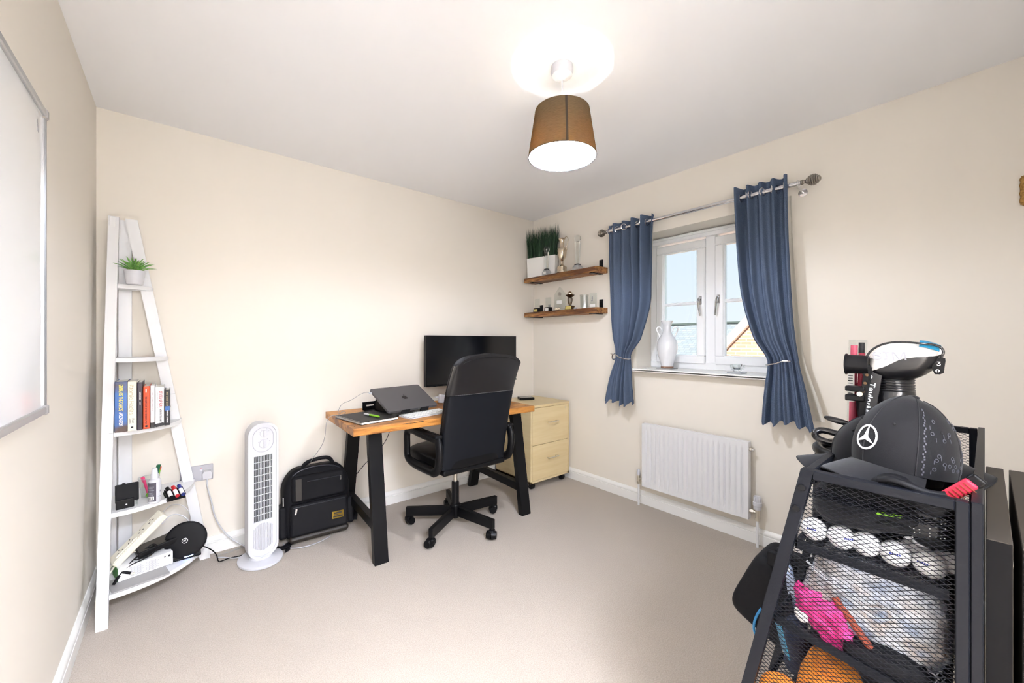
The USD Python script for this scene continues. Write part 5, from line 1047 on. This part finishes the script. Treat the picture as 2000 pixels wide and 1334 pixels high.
# golf balls in the second tray
b0 = thing('golf_ball', 'white golf ball at the front end of the row in the mesh tray', 'golf ball', (1.288, -2.652, .8515), 'golf balls in the mesh tray')
part(b0, 'ball', trimesh.creation.icosphere(4, .0213), 'ball_white', smooth=True, local=True)
part(b0, 'print_mark', [bx((-.0206, .003 * k, .006), (.0012, .0020, .0030), 0) for k in range(-2, 3)], 'ball_mark', local=True, kind='stuff')
for k, (bx_, by_, bz_, rz, lab) in enumerate(((1.288, -2.694, .8515, 40, 'white golf ball second from the front of the tray row'), (1.290, -2.729, .8515, 130, 'white golf ball third from the front of the tray row'), (1.288, -2.768, .8510, 5, 'white golf ball fourth in the row beside the tray rim'),
        (1.286, -2.810, .8505, -20, 'white golf ball fifth in the row near the rear post'), (1.332, -2.790, .8505, 90, 'white golf ball in second rank behind the row'), (1.330, -2.832, .8505, 160, 'white golf ball furthest back against the rear post'))):
    copy(b0, (bx_, by_, bz_), lab, None, rz)
t = thing('golf_tee', 'small white plastic tee on top of the golf balls', 'tee', (1.305, -2.800, .872))
part(t, 'tee', R_(lathe([(0, 0), (.0022, .004), (.0024, .040), (.006, .052), (.0065, .054), (0, .052)], (0, 0, 0), 14), 'x', 70).apply_translation([1.300, -2.776, .878]), 'white_plastic'); part(t, 'tee_cup', R_(rbox((1.300, -2.800, .880), (.014, .022, .016), .005), 'x', 20, (1.300, -2.8, .88)), 'white_plastic')
# dark things between top rim and balls
t = thing('folded_cap', 'folded black cap with green flash above the golf balls', 'cap', (1.33, -2.70, .885))
part(t, 'crown', lumpy(sq((1.345, -2.706, .905), (.078, .064, .036), .7, .7, 22, 34), .012, 22, 3), 'cap_black', smooth=60)
part(t, 'peak', R_(sq((1.300, -2.735, .893), (.030, .075, .012), .6, .8, 14, 30), 'x', -10, (1.3, -2.735, .893)), 'cap_black', smooth=60)
part(t, 'green_flash', R_(rbox((1.270, -2.762, .922), (.006, .034, .006), .002), 'x', -6, (1.27, -2.762, .922)), 'lime')
part(t, 'rear_flap', lumpy(sq((1.335, -2.775, .922), (.06, .05, .022), .7, .7, 18, 28), .010, 26, 6), 'cap_black', smooth=60)
t = thing('perforated_glove', 'black perforated golf glove with rows of white dots in rack', 'glove', (1.31, -2.81, .88))
gl = sq((1.315, -2.806, .917), (.040, .034, .034), .7, .7, 20, 30); part(t, 'palm', gl, 'head_black', smooth=60)
part(t, 'cuff', sq((1.318, -2.815, .888), (.036, .028, .014), .6, .7, 14, 26), 'black_matt', smooth=60)
dd_ = []
for i in range(7):
    for j in range(8):
        th, ph = -.35 + .16 * i + .04 * (j % 2), math.pi - .62 + .17 * j
        pw = lambda x, e: math.copysign(abs(x) ** e, x)
        p = (1.315 + .0405 * pw(math.cos(th), .7) * pw(math.cos(ph), .7), -2.806 + .0345 * pw(math.cos(th), .7) * pw(math.sin(ph), .7), .917 + .0345 * pw(math.sin(th), .7))
        if p[0] < 1.31: dd_.append(mv(trimesh.creation.icosphere(1, .0011), *p))
part(t, 'dot', dd_, 'white_print', kind='stuff')
# plastic bag, pink cloth, packet and the lower things
t = thing('plastic_bag', 'crumpled clear plastic bag of odds and ends below golf balls', 'plastic bag', (1.33, -2.735, .66))
pb = sq((1.335, -2.738, .738), (.078, .100, .088), .55, .5, 44, 70); pb = lumpy(lumpy(pb, .022, 14, 4), .008, 45, 9); v_ = np.array(pb.vertices); v_[:, 2] = np.clip(v_[:, 2], .640, .820); v_[:, 0] = np.clip(v_[:, 0], 1.246, 1.425); v_[:, 1] = np.clip(v_[:, 1], -2.836, -2.60); pb.vertices = v_
part(t, 'bag', pb, 'plastic_bag', smooth=70)
part(t, 'fold', [tube(spl([(1.252, -2.648 - .02 * k, .80 - .012 * k), (1.249, -2.69 - .02 * k, .775 - .01 * k), (1.250, -2.73 - .018 * k, .770)]), .0022, 6) for k in range(4)], 'frost', kind='stuff')
t = thing('pink_cloth', 'bright magenta crumpled cloth tucked under the plastic bag', 'cloth', (1.285, -2.67, .66))
pk = lumpy(sq((1.268, -2.672, .703), (.020, .046, .040), .8, .8, 50, 70, lambda V: V + np.c_[np.zeros(len(V)), np.zeros(len(V)), .50 * V[:, 1] * (V[:, 2] < .02)]), .014, 40, 2); pk = lumpy(pk, .009, 95, 7); part(t, 'cloth', pk, 'pink_cloth', smooth=70)
part(t, 'white_edge', lumpy(sq((1.262, -2.640, .690), (.010, .012, .016), .8, .8, 14, 20), .006, 60, 1), 'label_white', smooth=60)
solo('wooden_stick', tube([(1.256, -2.690, .748), (1.254, -2.712, .722), (1.254, -2.742, .682)], .0062, 8), 'brown', 'reddish-brown wooden stick lying against the plastic bag', 'stick')
t = thing('snack_packet', 'shiny blue and white packet standing behind the front post', 'packet', (1.33, -2.595, .665))
part(t, 'packet', lumpy(R_(R_(rbox((1.345, -2.600, .690), (.05, .016, .085), .007, 3).subdivide(), 'x', -12, (1.345, -2.6, .69)), 'z', 25, (1.345, -2.6, .69)), .006, 50, 5), 'packet', smooth=60)
part(t, 'crimp', R_(R_(bx((1.345, -2.600, .735), (.048, .002, .010), .0004), 'x', -12, (1.345, -2.6, .69)), 'z', 25, (1.345, -2.6, .69)), 'label_white')
t = thing('dark_pouch', 'soft black pouch slumped on the second mesh tray', 'pouch', (1.32, -2.76, .65))
part(t, 'pouch', lumpy(sq((1.268, -2.752, .662), (.026, .058, .032), .7, .7, 24, 36), .009, 30, 8), 'bag_black', smooth=60); part(t, 'flap', lumpy(sq((1.252, -2.748, .672), (.014, .045, .014), .6, .7, 14, 26), .004, 40, 8), 'bag_black2', smooth=60)
t = thing('orange_hat', 'orange fabric hat stuffed below the second mesh tray', 'hat', (1.33, -2.655, .46))
part(t, 'crown', lumpy(sq((1.325, -2.672, .528), (.065, .055, .072), .8, .8, 30, 44, lambda V: V * np.c_[np.ones(len(V)), 1 - .25 * np.clip(V[:, 2] / .07, 0, 1), np.ones(len(V))]), .010, 22, 4), 'orange_cloth', smooth=60)
part(t, 'band', lumpy(sq((1.325, -2.670, .480), (.072, .062, .020), .5, .8, 16, 44), .004, 30, 2), 'orange_cloth', smooth=60)
t = thing('tape_roll', 'orange tape roll with silver core leaning beside the orange hat', 'tape roll', (1.28, -2.595, .46))
part(t, 'roll', R_(torus((1.272, -2.600, .500), .026, .013, 'x', 40, 12), 'z', 12, (1.272, -2.6, .5)), 'orange_cloth', smooth=60); part(t, 'core', R_(lathe([(.014, -.010), (.017, -.010), (.017, .010), (.014, .010), (.014, -.010)], (0, 0, 0), 28), 'y', 90).apply_translation([1.272, -2.6, .5]), 'packet')
t = thing('pompom_cover', 'black and white woolly pom-pom on the lowest visible tray', 'headcover', (1.31, -2.785, .56))
r2 = np.random.default_rng(31); ya_, yb_ = [], []
part(t, 'core', mv(trimesh.creation.icosphere(3, .036), 1.300, -2.778, .645), 'cap_black', smooth=True)
for i in range(420):
    d = r2.normal(size=3); d /= np.linalg.norm(d); s_ = np.cross(d, r2.normal(size=3)); s_ /= np.linalg.norm(s_)
    p0 = np.array([1.300, -2.778, .645]) + d * .033; p1 = p0 + d * .012 + s_ * .006; p2 = p1 + d * .004 + s_ * .012
    (ya_ if i % 5 < 3 else yb_).append(tube([p0, p1, p2], [.0018, .0015, .0005], 5))
part(t, 'yarn', ya_, 'yarn_white', kind='stuff', label='white yarn strands'); part(t, 'yarn', yb_, 'cap_black', kind='stuff')
solo('navy_cloth', lumpy(sq((1.385, -2.60, .545), (.030, .022, .065), .7, .7, 24, 34), .010, 26, 12), 'navy', 'dark navy cloth hanging behind the front post of rack', 'cloth')
solo('teal_card', R_(R_(bx((1.325, -2.585, .585), (.040, .003, .075), .0005), 'z', 35, (1.325, -2.585, .585)), 'x', -14, (1.325, -2.585, .585)), 'head_blue', 'teal card slotted edge-on behind the front post', 'card')

# caps on top
def cap(name, label, o, az, tilt, sx, sy, sz, bl, brim_w, pattern=False, logo=False, crown=True):
    """o: centre of the crown's rim; az: heading of the front in degrees; bl: brim length"""
    t = thing(name, label, 'cap', o, 'baseball caps on the rack')
    P_ = lambda q: mv(R_(R_(q, 'y', tilt), 'z', az), *o)
    def cp(a, k, off=0.):
        """a: bearing (0 = front), k: 0 rim .. 1 top"""
        rr = (1 - k ** 2.3) ** .5 * (1 + .06 * math.sin(k * 3.1)); fwd = .012 * k * (1 - k)
        nx_, ny_ = math.cos(a), math.sin(a); z = sz * k * (1 + .03 * nx_ * k)
        return (sx * (rr + off / sx) * nx_ + fwd, sy * (rr + off / sy) * ny_, z + off * k)
    if crown:
        part(t, 'crown', P_(surf(lambda u, v: cp(2 * math.pi * u, v * .9995), 73, 30, .0022)), 'cap_black', smooth=70)
        part(t, 'seam', [P_(tube([cp(a, k, .0012) for k in np.linspace(.01, .985, 24)], .0012, 5)) for a in (math.pi / 3, -math.pi / 3, math.pi, math.pi * .66, -math.pi * .66, .001)], 'cap_seam', kind='stuff')
        part(t, 'button', P_(mv(sq((0, 0, 0), (.009, .009, .004), .8, 1, 10, 18), 0.0, 0, sz + .001)), 'cap_black')
        for a in (.55, -.55, 1.55, -1.55): part(t, 'eyelet', P_(mv(trimesh.creation.icosphere(1, .0026), *cp(a, .60, .001))), 'cap_seam')
    def br(u, v):
        a = (u - .5) * brim_w; rr = 1.0 + v * bl / sx * math.cos(a * .9) ** .6 * (1 - .25 * abs(u - .5))
        x, y = sx * rr * math.cos(a * (1 - .22 * v)), sy * (1 + .15 * v) * rr * math.sin(a * (1 - .30 * v))
        return (x, y, .004 - .032 * v - 3.2 * y * y * (.5 + .6 * v) + .006 * v * 1)
    part(t, 'brim', P_(surf(br, 40, 16, .0035)), 'cap_black', smooth=60)
    part(t, 'brim_edge', P_(tube([br(u, 1) for u in np.linspace(0, 1, 40)], .0021, 6)), 'cap_seam')
    return t, P_, cp
t, P_, cp = cap('baseball_cap', 'black baseball cap with white three-pointed star emblem atop the rack', (1.385, -2.768, .979), 143, -9, .080, .066, .137, .066, 2.5)
def on_cap(poly, a0, k0, th=.0012, off=.0016, s=1.0):
    """lays a flat shape on the crown around bearing a0, height k0"""
    q = ext(poly, th)
    for _ in range(3): q = q.subdivide() if len(q.faces) < 4000 else q
    V = np.array(q.vertices); out = []
    for x, y, z in V:
        out.append(cp(a0 - x / .082, k0 + y / .137, off + z))
    q.vertices = np.array(out); return P_(q)
ring_ = Point(0, 0).buffer(.0228, 32).difference(Point(0, 0).buffer(.0195, 32)); star = unary_union([Polygon([(.0195 * math.cos(math.radians(90 + 120 * i)), .0195 * math.sin(math.radians(90 + 120 * i))), (.0042 * math.cos(math.radians(150 + 120 * i)), .0042 * math.sin(math.radians(150 + 120 * i))), (0, 0), (.0042 * math.cos(math.radians(30 + 120 * i)), .0042 * math.sin(math.radians(30 + 120 * i)))]) for i in range(3)])
lg = part(t, 'star_emblem', on_cap(ring_.segmentize(.003), .03, .36), 'white_print', smooth=60, label='white ring of the star emblem'); part(lg, 'star', on_cap(star.buffer(.0004).segmentize(.003), .03, .36), 'white_print', smooth=60)
r2 = np.random.default_rng(44); pr = []
for i in range(46):
    a, k = 1.25 + r2.random() * 1.15, .06 + r2.random() * .72; zr = r2.random() < .72
    sh = Point(0, 0).buffer(.0034, 8).difference(Point(0, 0).buffer(.0022, 8)) if zr else sbox(-.0006, -.0034, .0006, .0034)
    pr.append(on_cap(sh, a, k, .0006, .0013))
for i in range(26): pr.append(on_cap(sbox(-.0012, -.0016, .0012, .0016), 1.16 + .02 * math.sin(i * 2.2), .04 + .032 * i, .0006, .0013))
part(t, 'binary_print', pr, 'cap_print', kind='stuff', label='grey printed noughts and ones')
cap('baseball_cap', 'black cap half hidden behind the star cap, brim pointing left', (1.438, -2.735, .958), 108, -10, .084, .070, .115, .060, 2.4)
t2, P2, cp2 = cap('baseball_cap', 'black cap at the right rear with its patterned brim pointing right', (1.455, -2.782, .975), 276, -12, .058, .055, .085, .040, 2.2)
t = thing('rain_cover', 'crumpled black cloth cover lying along the near rim of rack', 'cloth', (1.26, -2.80, .96))
part(t, 'cloth', lumpy(sq((1.262, -2.792, .968), (.022, .052, .016), .7, .7, 22, 40, lambda V: V + np.c_[np.zeros(len(V)), np.zeros(len(V)), .012 * np.sin(V[:, 1] * 60)]), .007, 38, 21), 'black_matt', smooth=60)
part(t, 'fold', tube(spl([(1.244, -2.752, .985), (1.240, -2.775, .990), (1.243, -2.80, .983), (1.250, -2.83, .982)]), .0055, 8), 'black_matt', smooth=60)
t = thing('red_strap', 'crimson red webbing strap with black tip at rear corner', 'strap', (1.30, -2.845, .975))
part(t, 'webbing', R_(rbox((1.292, -2.843, .980), (.011, .019, .044), .004), 'x', 42, (1.292, -2.846, .982)), 'crimson'); part(t, 'stitch_rib', [R_(bx((1.2858, -2.846, .964 + .006 * k), (.001, .018, .0012), 0), 'x', 42, (1.292, -2.846, .982)) for k in range(6)], 'brown', kind='stuff')
part(t, 'black_tip', R_(rbox((1.297, -2.844, 1.006), (.012, .021, .016), .004), 'x', 42, (1.292, -2.846, .982)), 'black_plastic')

# golf bag behind the rack divider
t = thing('golf_bag', 'black golf bag standing in the rack with padded pocket jutting forward', 'golf bag', (1.62, -2.68, 0))
part(t, 'body', lathe([(0, .02), (.118, .02), (.125, .05), (.122, .40), (.128, .70), (.124, .92), (.118, .94), (0, .94)], (1.63, -2.700, 0), 40), 'bag_black2', smooth=50)
part(t, 'collar', [torus((1.63, -2.700, .945), .116, .012, n=40, k=10)], 'black_plastic', smooth=60)
pk = part(t, 'front_pocket', R_(sq((1.575, -2.500, .540), (.080, .080, .100), .35, .4, 26, 40), 'x', 24, (1.565, -2.505, .52)), 'bag_black', smooth=60)
part(pk, 'blue_piping', R_(tube(spl([(1.494, -2.492, .52), (1.492, -2.484, .49), (1.497, -2.482, .455), (1.506, -2.490, .43)]), .0032, 7), 'x', 8, (1.565, -2.505, .52)), 'blue_trim', label='light blue piping')
part(t, 'pocket_strap', [rbox((1.545, -2.560, .665), (.030, .10, .018), .007), rbox((1.512, -2.515, .655), (.016, .030, .040), .006)], 'bag_black2', smooth=50)
for zc, m_ in ((.990, 'lift_handle'),):
    part(t, m_, tube(spl([(1.50, -2.675, .978), (1.495, -2.640, .985), (1.492, -2.612, .992), (1.496, -2.606, 1.000), (1.505, -2.612, 1.008), (1.510, -2.650, 1.004), (1.52, -2.69, .998)]), .0075, 10), 'shiny_black', smooth=60)
part(t, 'side_handle', R_(sq((1.50, -2.648, 1.038), (.007, .026, .0065), .8, .9, 14, 26), 'x', 12, (1.50, -2.648, 1.038)), 'shiny_black', smooth=60)
t = thing('golf_club', 'golf club shaft with black grip standing beside the sticks', 'golf club', (1.53, -2.69, .5))
part(t, 'shaft', cyl((1.535, -2.692, .50), (1.530, -2.690, 1.04), .0055, n=12), 'chrome'); part(t, 'grip', cyl((1.530, -2.690, 1.035), (1.528, -2.688, 1.095), .0105, .0125, 16), 'black_plastic'); part(t, 'ferrule', cyl((1.5305, -2.690, .99), (1.530, -2.690, 1.035), .0085, n=16), 'grey_white')
t = thing('alignment_sticks', 'clear plastic tube holding red alignment sticks in front of curtain', 'golf sticks', (1.54, -2.67, .6))
s0, s1 = np.array([1.537, -2.668, .70]), np.array([1.531, -2.6795, 1.226]); sd_ = s1 - s0
part(t, 'tube', tube([s0, s0 + sd_ * .5, s1], .0165, 4, flat=1.0), 'clear_plastic', smooth=False)
part(t, 'rod', cyl(s0 + [0, .0062, 0], s1 + [0, .0066, -.012], .0066, n=12), 'rod_pink'); part(t, 'rod', cyl(s0 + [0, -.0072, 0], s1 + [0, -.0070, -.030], .0062, n=12), 'rod_red'); part(t, 'rod', cyl(s0 + [.007, -.001, 0], s1 + [.007, -.001, -.10], .0045, n=12), 'rod_red')
part(t, 'rod_cap', cyl(s1 + [0, -.0062, -.030], s1 + [0, -.0066, -.006], .0056, n=12), 'black_plastic')
bl_ = s0 + sd_ * .80
part(t, 'barcode_label', bx(bl_ + [-.0122, .008, 0], (.0006, .012, .075), 0), 'label_white'); part(t, 'barcode', [bx(bl_ + [-.0126, .009, -.024 + .0058 * k], (.0006, .008, .0016 + .0014 * (k % 3 == 0)), 0) for k in range(9)], 'print_dark', kind='stuff')
t = thing('clamp_holder', 'black round clamp holder with bolts beside the club headcover', 'holder', (1.48, -2.69, 1.1))
part(t, 'barrel', [cyl((1.478, -2.668, 1.172), (1.478, -2.706, 1.172), .0215, .0195, 26), cyl((1.478, -2.667, 1.172), (1.478, -2.669, 1.172), .0235, n=26)], 'black_plastic'); part(t, 'arm', hull([(1.478 + a, y, z) for a in (-.008, .008) for y, z in ((-2.700, 1.180), (-2.712, 1.165), (-2.700, 1.06), (-2.690, 1.06))]), 'black_plastic', smooth=False)
part(t, 'clamp_block', [rbox((1.478, -2.684, 1.118), (.024, .034, .012), .003), rbox((1.478, -2.684, 1.098), (.024, .034, .014), .003)], 'black_plastic'); part(t, 'bolt', [cyl((1.466, -2.693, 1.108), (1.462, -2.693, 1.108), .0052, n=14)], 'nickel')
part(t, 'fixing', [cyl((1.4690, -2.7045 + .003 * k, 1.150 - .018 * k), (1.4675, -2.7045 + .003 * k, 1.150 - .018 * k), .0030, n=10) for k in range(4)], 'bronze', kind='stuff')
# driver headcover
t = thing('driver_headcover', 'white, blue and black driver headcover with lettered strap above the caps', 'headcover', (1.47, -2.75, 1.0))
hx = 1.478
outl = spl([(-2.698, 1.150), (-2.702, 1.185), (-2.716, 1.208), (-2.745, 1.2205), (-2.785, 1.2185), (-2.812, 1.2115), (-2.8165, 1.202), (-2.8145, 1.195)], 6)
low = spl([(-2.8145, 1.195), (-2.790, 1.192), (-2.765, 1.186), (-2.742, 1.172), (-2.722, 1.158), (-2.698, 1.150)], 6)
prof = np.vstack([outl, low[1:-1]]); ctr = prof.mean(0)
def loft(prof, wx, x0, pw_=.6, n=15):
    V = []; F = []; m_ = len(prof)
    for i in range(n):
        a = -math.pi / 2 + math.pi * i / (n - 1); k = max(.02, math.cos(a)) ** pw_
        for y, z in prof: V.append((x0 + wx * math.sin(a), ctr[0] + (y - ctr[0]) * (.30 + .70 * k), (ctr[1] - .004) + (z - ctr[1] + .004) * (.25 + .75 * k)))
    for i in range(n - 1):
        for j in range(m_): q = (j + 1) % m_; F += [[i * m_ + j, i * m_ + q, (i + 1) * m_ + q], [i * m_ + j, (i + 1) * m_ + q, (i + 1) * m_ + j]]
    for i in (0, n - 1):
        c_ = len(V); V.append(tuple(np.mean(V[i * m_:(i + 1) * m_], 0))); F += [[c_, i * m_ + j, i * m_ + (j + 1) % m_] for j in range(m_)]
    q = trimesh.Trimesh(V, F, process=False); q.fix_normals(); return q
part(t, 'white_top', loft(prof, .052, hx + .045), 'head_white', smooth=50, label='white upper panel')
und = np.vstack([low[::-1], spl([(-2.8145, 1.195), (-2.812, 1.182), (-2.797, 1.160), (-2.770, 1.142), (-2.735, 1.136), (-2.698, 1.150)], 6)[1:-1]])
part(t, 'black_sole', loft(und, .050, hx + .045), 'head_black', smooth=50, label='black underside')
part(t, 'blue_panel', surf(lambda u, v: (hx - .0015 + .055 * v, -2.783 - .028 * u, 1.2215 - .010 * u ** 1.5 + .0035 * math.sin(3.1 * v) - .006 * (v > .96) - .0085 * max(0, .12 - v) / .12), 10, 8, .0015), 'head_blue', label='teal blue panel')
part(t, 'piping', tube([(hx - .0050 + (.003 if i > 30 else 0), y * 1, z + .0005) for i, (y, z) in enumerate(outl)], .0022, 7), 'shiny_black', smooth=60)
part(t, 'model_lettering', text('SIM', .017, (hx - .0066, -2.712, 1.184), (0, -1, 0), (0, .12, 1), .0006, False, False, .052), 'print_grey', smooth=False)
sl = lathe([(0, 1.02), (.033, 1.02), (.035, 1.06), (.0345, 1.085), (.036, 1.105), (.034, 1.118), (.032, 1.123), (.034, 1.128), (.0315, 1.133), (.034, 1.138), (.032, 1.143), (.036, 1.152), (0, 1.156)], (hx + .045, -2.739, 0), 40)
part(t, 'sleeve', lumpy(sl, .0035, 34, 3), 'shiny_black', smooth=60)
part(t, 'gather', [torus((hx + .045, -2.739, z), .0338, .0016, n=36, k=6) for z in (1.118, 1.1235, 1.129, 1.1345, 1.140)], 'head_black', kind='stuff')
part(t, 'strap', hull([(hx + a, y, z) for a in (.004, .010) for y, z in ((-2.700, 1.165), (-2.728, 1.160), (-2.712, 1.035), (-2.686, 1.035))]), 'head_black', smooth=False)
part(t, 'brand_lettering', text('TaylorMade', .0115, (hx + .0034, -2.7055, 1.135), (0, .155, -1.0), (0, -1, -.155), .0006, True, False, .095), 'white_print', smooth=False)
part(t, 'brand_mark', frame_(ext(Point(0, 0).buffer(.0052, 16).difference(sbox(-.0012, -.006, .0012, .003)), .0006), (hx + .0034, -2.7065, 1.146), (0, -1, 0), (0, 0, 1)), 'white_print', smooth=False)
tg = part(t, 'hang_tag', [hull([(hx + .012 + a, y, z) for a in (0, .010) for y, z in ((-2.800, 1.190), (-2.818, 1.190), (-2.8185, 1.184), (-2.816, 1.160), (-2.811, 1.157), (-2.804, 1.157), (-2.8005, 1.166))]), rbox((hx + .017, -2.808, 1.192), (.006, .010, .010), .002)], 'black_plastic', label='black hanging club tag')
part(tg, 'tag_print', [text('3', .0075, (hx + .0116, -2.8062, 1.1745), (0, -1, 0), (0, 0, 1), .0005, True), frame_(ext(Point(0, 0).buffer(.0032, 12).difference(sbox(-.0008, -.004, .0008, .0015)), .0005), (hx + .0116, -2.8080, 1.1640), (0, -1, 0), (0, 0, 1))], 'white_print', smooth=False, kind='stuff')
# two upright black boards beside the rack
for k, (y0_, y1_, xa, lab) in enumerate(((-2.900, -2.870, 1.402, 'black laminate board standing on edge next to the golf rack'), (-2.940, -2.909, 1.388, 'second black laminate board standing on edge at the right picture border'))):
    t = thing('laminate_board', lab, 'board', ((xa + 2.02) / 2, (y0_ + y1_) / 2, 0), 'black boards leaning beside the rack')
    part(t, 'panel', bb((xa, y0_, 0), (2.02, y1_, .880), .0012), 'laminate', smooth=False)
    part(t, 'end_edge', bb((xa - .0012, y0_ + .0008, .001), (xa, y1_ - .0008, .879), 0), 'black_matt', smooth=False)
    part(t, 'cam_fitting', cyl((xa + .02, y0_ - .0008, .84), (xa + .02, y0_, .84), .006, n=14), 'brushed')
# rope framed mirror on the window wall
t = thing('rope_mirror', 'small mirror with plaited rope edge at the right border of picture', 'mirror', (2.985, -3.06, 1.84))
rp = [(y, z) for y, z in np.array(sbox(-3.155, 1.795, -2.975, 1.89).buffer(.008, 6).exterior.segmentize(.012).coords)[:-1]]
part(t, 'glass', bb((2.990, -3.155, 1.795), (2.999, -2.975, 1.89), 0), 'mirror')
part(t, 'rope_frame', [torus((0, 0, 0), .0001, .0001, n=3, k=3)] and tube([(2.988, y, z) for y, z in rp], [.0085 + .0016 * math.sin(i * 2.4) for i in range(len(rp))], 10, True), 'rope', smooth=60)
